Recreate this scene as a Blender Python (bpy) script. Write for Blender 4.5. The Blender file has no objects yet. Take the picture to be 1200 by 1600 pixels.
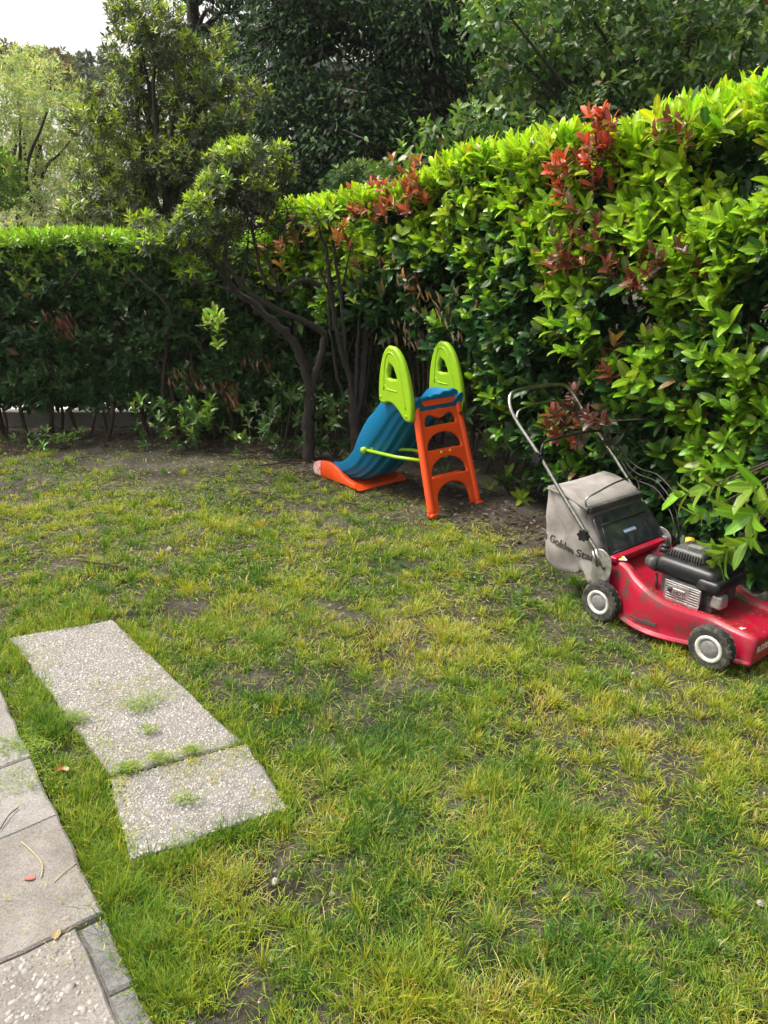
import bpy, math, random
import numpy as np
from mathutils import Vector, Matrix

random.seed(7)
RNG = np.random.default_rng(7)
SC = bpy.context.scene
COL = SC.collection
R = math.radians

# ------------------------------------------------------------------ camera, sky, sun, exposure
PITCH, CAM_H, F_PX = R(19.1), 1.6, 1155.0
cam_d = bpy.data.cameras.new('camera')
cam_d.sensor_fit = 'VERTICAL'; cam_d.sensor_height = 24.0
cam_d.lens = 24.0 * F_PX / 1600.0
cam_d.clip_start = 0.05; cam_d.clip_end = 900
cam = bpy.data.objects.new('camera', cam_d); COL.objects.link(cam)
cam.location = (0, 0, CAM_H); cam.rotation_euler = (math.pi/2 - PITCH, 0, 0)
SC.camera = cam

SUN_EL, SUN_AZ = R(60), R(-78)         # azimuth measured from +Y towards +X
world = bpy.data.worlds.new('World'); SC.world = world; world.use_nodes = True
wn = world.node_tree.nodes; wl = world.node_tree.links; wn.clear()
sky = wn.new('ShaderNodeTexSky'); sky.sky_type = 'NISHITA'; sky.sun_disc = False
sky.sun_elevation = SUN_EL; sky.sun_rotation = SUN_AZ
sky.air_density = 1.0; sky.dust_density = 6.0; sky.ozone_density = 1.0
hsv = wn.new('ShaderNodeHueSaturation'); hsv.inputs['Saturation'].default_value = 0.30
hsv.inputs['Value'].default_value = 1.5
bg = wn.new('ShaderNodeBackground'); bg.inputs['Strength'].default_value = 0.096
wo = wn.new('ShaderNodeOutputWorld')
wl.new(sky.outputs[0], hsv.inputs['Color']); wt = wn.new('ShaderNodeVectorMath'); wt.operation = 'MULTIPLY'; wt.inputs[1].default_value = (1.07, 1.0, .93)
wl.new(hsv.outputs[0], wt.inputs[0]); wl.new(wt.outputs[0], bg.inputs['Color']); wl.new(bg.outputs[0], wo.inputs[0])

sun_d = bpy.data.lights.new('sun', 'SUN'); sun_d.energy = 1.75; sun_d.angle = R(11); sun_d.color = (1.0, 0.96, 0.89)
sun = bpy.data.objects.new('sun', sun_d); COL.objects.link(sun)
sd = Vector((math.sin(SUN_AZ)*math.cos(SUN_EL), math.cos(SUN_AZ)*math.cos(SUN_EL), math.sin(SUN_EL)))
sun.rotation_euler = sd.to_track_quat('Z', 'Y').to_euler(); sun.location = sd*20

SC.view_settings.view_transform = 'Standard'; SC.view_settings.look = 'None'
SC.view_settings.gamma = 1.0; SC.view_settings.use_curve_mapping = False
SC.view_settings.exposure = 1.12
SC.cycles.max_bounces = 6; SC.cycles.diffuse_bounces = 2; SC.cycles.transmission_bounces = 4
SC.cycles.glossy_bounces = 2; SC.cycles.transparent_max_bounces = 4
SC.cycles.use_denoising = True

# ------------------------------------------------------------------ layout helpers
CP, SP = math.cos(PITCH), math.sin(PITCH)
def ray(px, py):
    u, v = (px-600)/F_PX, (py-800)/F_PX
    return (u, CP - v*SP, -SP - v*CP)
def gp(px, py, z=0.0):                     # where the sight line of a photo pixel meets height z
    d = ray(px, py); t = (z-CAM_H)/d[2]
    return (d[0]*t, d[1]*t, z)
def yp(px, py, Y):                         # where it meets the plane at distance Y
    d = ray(px, py); t = Y/d[1]
    return (d[0]*t, Y, CAM_H + d[2]*t)
def project(P):
    P = np.asarray(P, float)
    x = P[:, 0]; y = P[:, 1]; z = P[:, 2]-CAM_H
    dep = y*CP - z*SP; up = y*SP + z*CP
    dep = np.where(dep < 0.05, 0.05, dep)
    return 600 + F_PX*x/dep, 800 - F_PX*up/dep, dep

# value noise
_T = np.random.default_rng(99).random((32, 32, 32))
def vn(P, sc, seed=0):
    P = np.asarray(P, float)
    if P.shape[1] == 2: P = np.c_[P, np.zeros(len(P))]
    q = P*sc + np.array([seed*7.31, seed*3.77, seed*5.13]) + 500
    i = np.floor(q).astype(int); f = q-i; f = f*f*(3-2*f)
    r = 0
    for a in (0, 1):
        for b in (0, 1):
            for c in (0, 1):
                w = (f[:, 0] if a else 1-f[:, 0])*(f[:, 1] if b else 1-f[:, 1])*(f[:, 2] if c else 1-f[:, 2])
                r = r + w*_T[(i[:, 0]+a) % 32, (i[:, 1]+b) % 32, (i[:, 2]+c) % 32]
    return r
def fbm(P, sc, seed=0, o=3):
    r = 0; a = 1; t = 0
    for k in range(o):
        r = r + a*vn(P, sc*2**k, seed+k*11); t += a; a *= .5
    return r/t
def unit(v):
    v = np.asarray(v, float)
    return v/np.maximum(np.linalg.norm(v, axis=-1, keepdims=True), 1e-9)

# ------------------------------------------------------------------ object helpers
def setp(o, label=None, cat=None, group=None, kind=None):
    if label: o['label'] = label
    if cat: o['category'] = cat
    if group: o['group'] = group
    if kind: o['kind'] = kind
    return o
def empty(name, loc, label, cat, rz=0.0, group=None):
    o = bpy.data.objects.new(name, None); COL.objects.link(o)
    o.location = loc; o.rotation_euler = (0, 0, rz); o.empty_display_size = .1
    return setp(o, label, cat, group)
def npmesh(name, V, F, mat=None, smooth=True, col=None, lf=None):
    me = bpy.data.meshes.new(name)
    V = np.ascontiguousarray(V, dtype=np.float32); F = np.ascontiguousarray(F, dtype=np.int32)
    n, k = F.shape
    me.vertices.add(len(V)); me.vertices.foreach_set('co', V.ravel())
    me.loops.add(n*k); me.loops.foreach_set('vertex_index', F.ravel())
    me.polygons.add(n)
    me.polygons.foreach_set('loop_start', np.arange(0, n*k, k, dtype=np.int32))
    me.polygons.foreach_set('loop_total', np.full(n, k, dtype=np.int32))
    me.update(calc_edges=True)
    me.polygons.foreach_set('use_smooth', np.full(n, smooth, dtype=bool))
    if col is not None:
        a = me.attributes.new('Col', 'FLOAT_COLOR', 'POINT')
        c = np.ones((len(V), 4), np.float32); c[:, :3] = col; a.data.foreach_set('color', c.ravel())
    if lf is not None:
        a = me.attributes.new('lf', 'FLOAT_VECTOR', 'POINT')
        a.data.foreach_set('vector', np.ascontiguousarray(lf, dtype=np.float32).ravel())
    if mat: me.materials.append(mat)
    return me
def put(name, me, parent=None):
    o = bpy.data.objects.new(name, me); COL.objects.link(o)
    if parent: o.parent = parent
    return o
def pymesh(name, V, F, mat, smooth=False, parent=None, loc=(0, 0, 0)):
    me = bpy.data.meshes.new(name)
    me.from_pydata([tuple(v) for v in V], [], F); me.update()
    me.polygons.foreach_set('use_smooth', [smooth]*len(me.polygons))
    me.materials.append(mat)
    return put(name, me, parent)
def bevel(o, w=.004, seg=2, ang=30):
    m = o.modifiers.new('bevel', 'BEVEL'); m.width = w; m.segments = seg; m.limit_method = 'ANGLE'; m.angle_limit = R(ang)
    return o
class MB:
    def __init__(s): s.v = []; s.f = []
    def add(s, V, F):
        k = len(s.v); s.v += [tuple(p) for p in V]; s.f += [tuple(i+k for i in f) for f in F]
    def box(s, c, size, M=None):
        x, y, z = [q/2 for q in size]
        V = [Vector((a*x, b*y, d*z)) for a in (-1, 1) for b in (-1, 1) for d in (-1, 1)]
        if M: V = [M @ p for p in V]
        V = [p+Vector(c) for p in V]
        s.add(V, [(0, 1, 3, 2), (4, 6, 7, 5), (0, 4, 5, 1), (2, 3, 7, 6), (0, 2, 6, 4), (1, 5, 7, 3)])
    def tube(s, P, rad, n=8, caps=True):
        V, F = tube_np(P, rad, n, caps); s.add(V, F)
    def obj(s, name, mat, parent=None, smooth=False):
        return pymesh(name, s.v, s.f, mat, smooth, parent)
def tube_np(P, rad, n=8, caps=True):
    P = np.asarray(P, float); m = len(P)
    rad = np.full(m, rad) if np.isscalar(rad) else np.asarray(rad, float)
    T = np.gradient(P, axis=0); T = unit(T)
    V = []; up = np.array([0, 0, 1.0])
    if abs(T[0] @ up) > .9: up = np.array([1.0, 0, 0])
    S = unit(np.cross(T[0], up))
    for i in range(m):
        S = unit(S - T[i]*(S @ T[i])); B = np.cross(T[i], S)
        a = np.arange(n)*2*math.pi/n
        V.append(P[i] + rad[i]*(np.cos(a)[:, None]*S + np.sin(a)[:, None]*B))
    V = np.concatenate(V); F = []
    for i in range(m-1):
        for j in range(n):
            F.append((i*n+j, i*n+(j+1) % n, (i+1)*n+(j+1) % n, (i+1)*n+j))
    V = list(map(tuple, V))
    if caps:
        F.append(tuple(range(n))[::-1]); F.append(tuple((m-1)*n+j for j in range(n)))
    return V, F
def smooth_path(P, k=6):
    P = np.asarray(P, float)
    Q = np.vstack([2*P[0]-P[1], P, 2*P[-1]-P[-2]]); out = []
    for i in range(1, len(Q)-2):
        for t in np.linspace(0, 1, k, endpoint=False):
            a, b, c, d = Q[i-1], Q[i], Q[i+1], Q[i+2]
            out.append(.5*((2*b)+(-a+c)*t+(2*a-5*b+4*c-d)*t*t+(-a+3*b-3*c+d)*t**3))
    out.append(P[-1]); return np.array(out)
def curve_mesh(cu):
    o = bpy.data.objects.new('tmp', cu); COL.objects.link(o)
    dg = bpy.context.evaluated_depsgraph_get(); dg.update()
    me = bpy.data.meshes.new_from_object(o.evaluated_get(dg))
    bpy.data.objects.remove(o); bpy.data.curves.remove(cu)
    return me
def plate(name, loops, thick, bev, mat, parent=None, M=None, smooth=True):
    cu = bpy.data.curves.new('tmp', 'CURVE'); cu.dimensions = '2D'; cu.fill_mode = 'BOTH'
    cu.extrude = max(thick/2-bev, .0002); cu.bevel_depth = bev; cu.bevel_resolution = 2; cu.offset = -bev
    for L in loops:
        sp = cu.splines.new('POLY'); sp.points.add(len(L)-1)
        for i, p in enumerate(L): sp.points[i].co = (p[0], p[1], 0, 1)
        sp.use_cyclic_u = True
    me = curve_mesh(cu)
    if M is not None: me.transform(M)
    me.materials.clear(); me.materials.append(mat)
    me.name = name
    me.polygons.foreach_set('use_smooth', [smooth]*len(me.polygons))
    return put(name, me, parent)
def text_mesh(s, size, mat, extrude=.0006):
    cu = bpy.data.curves.new('tmp', 'FONT'); cu.body = s; cu.size = size; cu.extrude = extrude; cu.resolution_u = 3; cu.offset = size*.022
    me = curve_mesh(cu); me.materials.clear(); me.materials.append(mat); return me
def frame(x, y, z, o=(0, 0, 0)):
    M = Matrix.Identity(4)
    for i, c in enumerate((x, y, z, o)):
        for j in range(3): M[j][i] = c[j]
    return M

# ------------------------------------------------------------------ materials
def newmat(name):
    m = bpy.data.materials.new(name); m.use_nodes = True
    nt = m.node_tree; nt.nodes.clear()
    out = nt.nodes.new('ShaderNodeOutputMaterial'); b = nt.nodes.new('ShaderNodeBsdfPrincipled')
    nt.links.new(b.outputs[0], out.inputs[0]); return m, nt, b, out
def noise_node(nt, scale, detail=4, rough=.6, coord='Object'):
    tc = nt.nodes.new('ShaderNodeTexCoord'); n = nt.nodes.new('ShaderNodeTexNoise')
    n.inputs['Scale'].default_value = scale; n.inputs['Detail'].default_value = detail; n.inputs['Roughness'].default_value = rough
    nt.links.new(tc.outputs[coord], n.inputs['Vector']); return n
def ramp(nt, src, stops):
    r = nt.nodes.new('ShaderNodeValToRGB'); e = r.color_ramp.elements
    while len(e) < len(stops): e.new(.5)
    for i, (p, c) in enumerate(stops):
        e[i].position = p; e[i].color = (*c, 1) if len(c) == 3 else c
    nt.links.new(src, r.inputs[0]); return r
def bump(nt, src, b, strength=.3, dist=.01):
    n = nt.nodes.new('ShaderNodeBump'); n.inputs['Strength'].default_value = strength; n.inputs['Distance'].default_value = dist
    nt.links.new(src, n.inputs['Height']); nt.links.new(n.outputs[0], b.inputs['Normal']); return n
def simple(name, col, rough=.5, metal=0, wear=None, scale=30, bmp=.15, lo=.35, hi=.65, spec=.5, bd=.003):
    m, nt, b, out = newmat(name)
    b.inputs['Roughness'].default_value = rough; b.inputs['Metallic'].default_value = metal
    b.inputs['Specular IOR Level'].default_value = spec
    n = noise_node(nt, scale, 6, .65)
    r = ramp(nt, n.outputs['Fac'], [(lo, col), (hi, wear if wear else tuple(c*.8 for c in col))])
    nt.links.new(r.outputs[0], b.inputs['Base Color'])
    if bmp: bump(nt, n.outputs['Fac'], b, bmp, bd)
    return m
def leaf_mat(name, rough=.38, transl=.28, spec=.5, vein=.25):
    m, nt, b, out = newmat(name)
    at = nt.nodes.new('ShaderNodeAttribute'); at.attribute_name = 'Col'
    lf = nt.nodes.new('ShaderNodeAttribute'); lf.attribute_name = 'lf'
    sx = nt.nodes.new('ShaderNodeSeparateXYZ'); nt.links.new(lf.outputs['Vector'], sx.inputs[0])
    ab = nt.nodes.new('ShaderNodeMath'); ab.operation = 'ABSOLUTE'; nt.links.new(sx.outputs[0], ab.inputs[0])
    mr = nt.nodes.new('ShaderNodeMapRange'); mr.inputs['From Min'].default_value = 0; mr.inputs['From Max'].default_value = .12
    mr.inputs['To Min'].default_value = 1+vein*2; mr.inputs['To Max'].default_value = 1
    nt.links.new(ab.outputs[0], mr.inputs[0])
    nz = noise_node(nt, 45, 3)
    m2 = nt.nodes.new('ShaderNodeMapRange'); m2.inputs['From Min'].default_value = .3; m2.inputs['From Max'].default_value = .7
    m2.inputs['To Min'].default_value = .78; m2.inputs['To Max'].default_value = 1.2
    nt.links.new(nz.outputs['Fac'], m2.inputs[0])
    mu = nt.nodes.new('ShaderNodeMath'); mu.operation = 'MULTIPLY'; nt.links.new(mr.outputs[0], mu.inputs[0]); nt.links.new(m2.outputs[0], mu.inputs[1])
    vm = nt.nodes.new('ShaderNodeVectorMath'); vm.operation = 'SCALE'
    nt.links.new(at.outputs['Color'], vm.inputs[0]); nt.links.new(mu.outputs[0], vm.inputs['Scale'])
    nt.links.new(vm.outputs[0], b.inputs['Base Color'])
    b.inputs['Roughness'].default_value = rough; b.inputs['Specular IOR Level'].default_value = spec
    tr = nt.nodes.new('ShaderNodeBsdfTranslucent')
    v2 = nt.nodes.new('ShaderNodeVectorMath'); v2.operation = 'MULTIPLY'; v2.inputs[1].default_value = (1.5, 1.45, .7)
    nt.links.new(vm.outputs[0], v2.inputs[0]); nt.links.new(v2.outputs[0], tr.inputs['Color'])
    mx = nt.nodes.new('ShaderNodeMixShader'); mx.inputs[0].default_value = transl
    nt.links.new(b.outputs[0], mx.inputs[1]); nt.links.new(tr.outputs[0], mx.inputs[2]); nt.links.new(mx.outputs[0], out.inputs[0])
    wv = nt.nodes.new('ShaderNodeTexNoise'); wv.inputs['Scale'].default_value = 9
    nt.links.new(lf.outputs['Vector'], wv.inputs['Vector'])
    bump(nt, wv.outputs['Fac'], b, .25, .004)
    return m
M_LAUREL = leaf_mat('laurel_leaf', .36, .30, .45)
M_MATT = leaf_mat('tree_leaf', .6, .33, .18, .1)
M_GRASS = leaf_mat('grass_blade', .5, .35, .3, 0)
def bark_mat(name, a, b_, sc=40):
    m, nt, b, out = newmat(name)
    tc = nt.nodes.new('ShaderNodeTexCoord'); mp = nt.nodes.new('ShaderNodeMapping'); mp.inputs['Scale'].default_value = (1, 1, .25)
    n = nt.nodes.new('ShaderNodeTexNoise'); n.inputs['Scale'].default_value = sc; n.inputs['Detail'].default_value = 8; n.inputs['Roughness'].default_value = .7
    nt.links.new(tc.outputs['Object'], mp.inputs[0]); nt.links.new(mp.outputs[0], n.inputs['Vector'])
    r = ramp(nt, n.outputs['Fac'], [(.3, a), (.7, b_)]); nt.links.new(r.outputs[0], b.inputs['Base Color'])
    b.inputs['Roughness'].default_value = .9; bump(nt, n.outputs['Fac'], b, .8, .02); return m
M_BARK = bark_mat('bark', (.012, .010, .008), (.045, .036, .028))
M_BARKG = bark_mat('grey_bark', (.012, .010, .008), (.055, .045, .037), 60)
M_TWIG = bark_mat('twig_bark', (.03, .022, .016), (.085, .06, .042), 80)

# ------------------------------------------------------------------ leaves
def leaf_template(kind):
    if kind == 'big':
        ys = [.14, .5, .84]; ws = [.37, .5, .33]
    elif kind == 'oval':
        ys = [.15, .45, .8]; ws = [.4, .5, .28]
    if kind in ('big', 'oval'):
        V = [(0, 0, 0)]
        for y, w in zip(ys, ws): V += [(-w, y, .055*w*2 - .16*y*y), (0, y, -.16*y*y), (w, y, .055*w*2 - .16*y*y)]
        V += [(0, 1, -.2)]
        F = [(0, 2, 1), (0, 3, 2)]
        for k in (0, 1):
            a = 1+3*k
            for q in (0, 1): F += [(a+q, a+q+1, a+q+4), (a+q, a+q+4, a+q+3)]
        F += [(7, 8, 10), (8, 9, 10)]
    elif kind == 'mid':
        V = [(0, 0, 0), (-.5, .45, .02), (0, .5, -.05), (.5, .45, .02), (0, 1, -.15)]
        F = [(0, 2, 1), (0, 3, 2), (1, 2, 4), (2, 3, 4)]
    else:
        V = [(0, 0, 0), (-.5, .5, 0), (.5, .5, .06), (0, 1, -.12)]
        F = [(0, 2, 1), (1, 2, 3)]
    return np.array(V, float), np.array(F, int)
TPL = {k: leaf_template(k) for k in ('big', 'oval', 'mid', 'small')}

class Leaves:
    def __init__(s): s.P = []; s.L = []; s.N = []; s.l = []; s.w = []; s.c = []
    def add(s, P, L, N, l, w, c):
        s.P.append(P); s.L.append(L); s.N.append(N); s.l.append(l); s.w.append(w); s.c.append(c)
    def cat(s):
        L = unit(np.concatenate(s.L)); N = np.concatenate(s.N); N = unit(N - L*(N*L).sum(1, keepdims=True))
        return np.concatenate(s.P), L, N, np.concatenate(s.l), np.concatenate(s.w), np.concatenate(s.c)
def expand(P, L, N, l, w, c, kind, origin):
    V, F = TPL[kind]; n = len(P); k = len(V)
    S = np.cross(L, N)
    X = (P-origin)[:, None, :] + S[:, None, :]*(V[None, :, 0:1]*w[:, None, None]) + L[:, None, :]*(V[None, :, 1:2]*l[:, None, None]) + N[:, None, :]*(V[None, :, 2:3]*(l*RNG.uniform(.1, 1.7, n))[:, None, None])
    FF = F[None]+(np.arange(n)*k)[:, None, None]
    col = np.repeat(c, k, axis=0)
    rnd = np.repeat(RNG.random(n)*10, k)
    lf = np.c_[np.tile(V[:, 0], n), np.tile(V[:, 1], n), rnd]
    return X.reshape(-1, 3), FF.reshape(-1, 3), col, lf
def build_leaves(lv, root, mat, kind='big', pick=0, name='foliage', cell=11, rest=None):
    P, L, N, l, w, c = lv.cat() if isinstance(lv, Leaves) else lv
    origin = np.array(root.location)
    sel = np.zeros(len(P), bool)
    if pick:
        C = P + L*l[:, None]*.5
        x, y, dep = project(C)
        ok = (x > 5) & (x < 1195) & (y > 5) & (y < 1595)
        idx = np.nonzero(ok)[0]
        key = (x[idx]//cell).astype(int)*1000 + (y[idx]//cell).astype(int)
        o = np.lexsort((dep[idx], key)); idx = idx[o]; key = key[o]
        first = np.r_[True, key[1:] != key[:-1]]; idx = idx[first]
        view = unit(C[idx]-np.array([0, 0, CAM_H])); face = np.abs((N[idx]*view).sum(1))
        size = l[idx]*w[idx]/dep[idx]**2*(.15+face)
        best = idx[np.argsort(-size)][:pick]; sel[best] = True
        # alike leaves share mesh data: ten colours
        pal = c[best[RNG.choice(len(best), min(12, len(best)), replace=False)]]
        V, F = TPL[kind]
        mes = [npmesh('leaf', V, F, mat, True, np.tile(p, (len(V), 1)), np.c_[V[:, 0], V[:, 1], np.full(len(V), i*1.7)]) for i, p in enumerate(pal)]
        for i in best:
            j = int(np.argmin(((pal-c[i])**2).sum(1)))
            o_ = put('leaf', mes[j], root)
            S = np.cross(L[i], N[i])
            o_.matrix_local = frame(S*w[i], L[i]*l[i], N[i]*l[i], P[i]-origin)
    k = ~sel
    V, F, cc, lf = expand(P[k], L[k], N[k], l[k], w[k], c[k], rest or kind, origin)
    o = put(name, npmesh(name, V, F, mat, True, cc, lf), root); o['kind'] = 'stuff'
    return o
def sprigs(lv, P, D, n_leaf, leaf_len, leaf_wid, stem_len, c_new, c_old, newness, open0=.45, open1=1.25, cvar=.25):
    """whorled shoots: at each P a shoot along D with n_leaf leaves; tip leaves young, lower ones old"""
    n = len(P); D = unit(D)
    ref = np.where(np.abs(D[:, 2:3]) < .9, np.array([[0, 0, 1.0]]), np.array([[1.0, 0, 0]]))
    A = unit(np.cross(D, ref)); B = np.cross(D, A)
    ph = RNG.random(n)*6.28
    scale = .8+.4*RNG.random(n)
    for k in range(n_leaf):
        t = k/max(n_leaf-1, 1)                    # 0 tip .. 1 base
        a = ph + k*2.399 + RNG.normal(0, .2, n)
        rad = np.cos(a)[:, None]*A + np.sin(a)[:, None]*B
        op = open0+(open1-open0)*t + RNG.normal(0, .15, n)
        L = D*np.cos(op)[:, None] + rad*np.sin(op)[:, None]
        L = L + np.array([0, 0, -.16*t]) + RNG.normal(0, .08, (n, 3))
        N = D*np.sin(op)[:, None] - rad*np.cos(op)[:, None] + RNG.normal(0, .15, (n, 3)) + np.array([0, 0, .15])
        pos = P + D*(stem_len*(1-t))[:, None] if not np.isscalar(stem_len) else P + D*(stem_len*(1-t))
        ln = leaf_len*scale*(.75+.35*np.sin(math.pi*min(1, .25+t*.9)))*(.85+.3*RNG.random(n))
        nw = np.clip(newness*1.35 - t*.55 + RNG.normal(0, .10, n), 0, 1)[:, None]; nw = np.clip((nw-.28)/.5, 0, 1); nw = nw*nw*(3-2*nw)
        if c_new.ndim == 1: cn = np.tile(c_new, (n, 1))
        else: cn = c_new
        c = cn*nw + c_old*(1-nw)
        c = c*(1+cvar*(RNG.random((n, 1))-.5)*2) * (1+.10*RNG.normal(0, 1, (n, 3)))
        dead = (RNG.random((n, 1)) < .014); c = np.where(dead, np.array([[.17, .11, .045]])*(.6+.8*RNG.random((n, 1))), c)
        lv.add(pos, L, N, ln, ln*leaf_wid*(.9+.2*RNG.random(n)), np.clip(c, .003, .9))

def stems_obj(name, paths, mat, root, n=6, kind=None, label=None):
    VV = []; FF = []; k = 0
    o0 = np.array(root.location)
    for P, rad in paths:
        V, F = tube_np(P, rad, n, False); VV += [tuple(np.array(v)-o0) for v in V]; FF += [tuple(i+k for i in f) for f in F]; k = len(VV)
    me = npmesh(name, np.array(VV), np.array(FF), mat, True)
    o = put(name, me, root)
    if kind: o['kind'] = kind
    return o
def wob(P, amp, seed=0):
    P = np.asarray(P, float).copy(); r = np.random.default_rng(seed)
    P[1:-1] += r.normal(0, amp, P[1:-1].shape); return P

# ================================================================== GROUND
def gz(x, y):
    P = np.c_[np.ravel(x), np.ravel(y)]
    near = np.clip(1-np.hypot(P[:, 0], P[:, 1]-4)/9, 0, 1)
    return (near*((fbm(P, 1.6, 3)-.5)*.055 + (vn(P, 9, 8)-.5)*.02)).reshape(np.shape(x))
def gz1(x, y): return float(gz(np.array([x]), np.array([y]))[0])
def grow(a, b, lim, k=1.25, d=.3):
    out = [b]; s = d
    while abs(out[-1]) < lim: out.append(out[-1]+(s if b > a else -s)); s *= k
    return out[1:]
xs = np.array(sorted(grow(0, -4.2, 90)) + list(np.arange(-4.2, 3.6, .035)) + grow(0, 3.6, 90))
ys = np.array(sorted(grow(1, .4, 12)) + list(np.arange(.4, 7.6, .035)) + grow(0, 7.6, 110))
GX, GY = np.meshgrid(xs, ys); GZ = gz(GX, GY)
nx, ny = len(xs), len(ys)
ii = (np.arange(ny-1)[:, None]*nx + np.arange(nx-1)[None]).ravel()
m, nt, b, out = newmat('soil')
n1 = noise_node(nt, 3.0, 6, .65); n2 = noise_node(nt, 60, 6, .7); n3 = noise_node(nt, 260, 3, .6)
r1 = ramp(nt, n1.outputs['Fac'], [(.35, (.05, .043, .032)), (.66, (.17, .155, .13))])
r2 = ramp(nt, n2.outputs['Fac'], [(.3, (.35, .33, .3)), (.55, (1, 1, 1)), (.78, (1.7, 1.65, 1.55))])
mm = nt.nodes.new('ShaderNodeMix'); mm.data_type = 'RGBA'; mm.blend_type = 'MULTIPLY'; mm.inputs[0].default_value = 1
nt.links.new(r1.outputs[0], mm.inputs[6]); nt.links.new(r2.outputs[0], mm.inputs[7]); nt.links.new(mm.outputs[2], b.inputs['Base Color'])
b.inputs['Roughness'].default_value = .95; b.inputs['Specular IOR Level'].default_value = .15
ad = nt.nodes.new('ShaderNodeMath'); ad.operation = 'ADD'; nt.links.new(n2.outputs['Fac'], ad.inputs[0]); nt.links.new(n3.outputs['Fac'], ad.inputs[1])
bump(nt, ad.outputs[0], b, 1.0, .02)
M_SOIL = m
setp(put('ground', npmesh('ground', np.c_[GX.ravel(), GY.ravel(), GZ.ravel()], np.c_[ii, ii+1, ii+nx+1, ii+nx], M_SOIL)), kind='structure')

# path direction and its normal
PD = np.array([.612, -.791]); QD = np.array([.791, .612])

# ---- slabs
def inpoly(x, y, poly):
    r = np.zeros(np.shape(x), bool); n = len(poly)
    for i in range(n):
        (x1, y1), (x2, y2) = poly[i][:2], poly[(i+1) % n][:2]
        if y1 == y2: continue
        c = ((y1 > y) != (y2 > y)) & (x < (x2-x1)*(y-y1)/(y2-y1)+x1); r ^= c
    return r
def pedge(x, y, poly):                      # distance to the polygon's outline
    d = np.full(np.shape(x), 9.0); n = len(poly)
    for i in range(n):
        a = np.array(poly[i][:2]); e = np.array(poly[(i+1) % n][:2])-a
        t = np.clip(((x-a[0])*e[0]+(y-a[1])*e[1])/(e@e), 0, 1)
        d = np.minimum(d, np.hypot(x-a[0]-t*e[0], y-a[1]-t*e[1]))
    return d
def concrete(name, a, b_, sc=14, bmp=.5):
    m, nt, b, out = newmat(name)
    n = noise_node(nt, sc, 8, .7); n2 = noise_node(nt, 170, 4, .7)
    r = ramp(nt, n.outputs['Fac'], [(.32, a), (.68, b_)])
    r2 = ramp(nt, n2.outputs['Fac'], [(.3, (.6, .6, .6)), (.6, (1.08, 1.08, 1.08))])
    mm = nt.nodes.new('ShaderNodeMix'); mm.data_type = 'RGBA'; mm.blend_type = 'MULTIPLY'; mm.inputs[0].default_value = 1
    nt.links.new(r.outputs[0], mm.inputs[6]); nt.links.new(r2.outputs[0], mm.inputs[7]); nt.links.new(mm.outputs[2], b.inputs['Base Color'])
    b.inputs['Roughness'].default_value = .9; b.inputs['Specular IOR Level'].default_value = .25
    ad = nt.nodes.new('ShaderNodeMath'); ad.operation = 'ADD'; nt.links.new(n2.outputs['Fac'], ad.inputs[0]); nt.links.new(n.outputs['Fac'], ad.inputs[1])
    bump(nt, ad.outputs[0], b, bmp, .006); return m
M_CEM = concrete('cement', (.15, .145, .135), (.24, .232, .215))
M_SMOOTH = concrete('smooth_slab', (.20, .195, .18), (.35, .34, .32), 6, .9)
M_BROWN = concrete('brownish_slab', (.17, .158, .14), (.31, .295, .27), 7, .9)
M_EDGE = concrete('edging_slab', (.11, .11, .11), (.20, .20, .20), 9, .4)
m, nt, b, out = newmat('pebble')
at = nt.nodes.new('ShaderNodeAttribute'); at.attribute_name = 'Col'; nt.links.new(at.outputs['Color'], b.inputs['Base Color'])
b.inputs['Roughness'].default_value = .7; M_PEB = m

def slab(name, poly, zt, thick, mat, parent, rough_edge=.004, res=.02):
    """thick slab with a slightly uneven outline and worn edge"""
    pts = []
    for i in range(len(poly)):
        a = np.array(poly[i][:2]); c = np.array(poly[(i+1) % len(poly)][:2]); k = max(2, int(np.linalg.norm(c-a)/.035))
        for t in np.linspace(0, 1, k, endpoint=False): pts.append(a+(c-a)*t)
    pts = np.array(pts); pts = pts + (np.c_[vn(pts, 14, 5), vn(pts, 14, 9)]-.5)*rough_edge*4
    cen = pts.mean(0); n = len(pts); V = []; F = []
    ins = unit(cen-pts)
    for z, off in ((zt-thick, 0), (zt-.006, 0), (zt, .007)):
        for p, q in zip(pts, ins): V.append((*(p+q*off), z))
    for r in (0, 1):
        for i in range(n): F.append((r*n+i, r*n+(i+1) % n, (r+1)*n+(i+1) % n, (r+1)*n+i))
    F.append(tuple(2*n+i for i in range(n)))
    o = pymesh(name, V, F, mat, False, parent)
    return o
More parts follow.
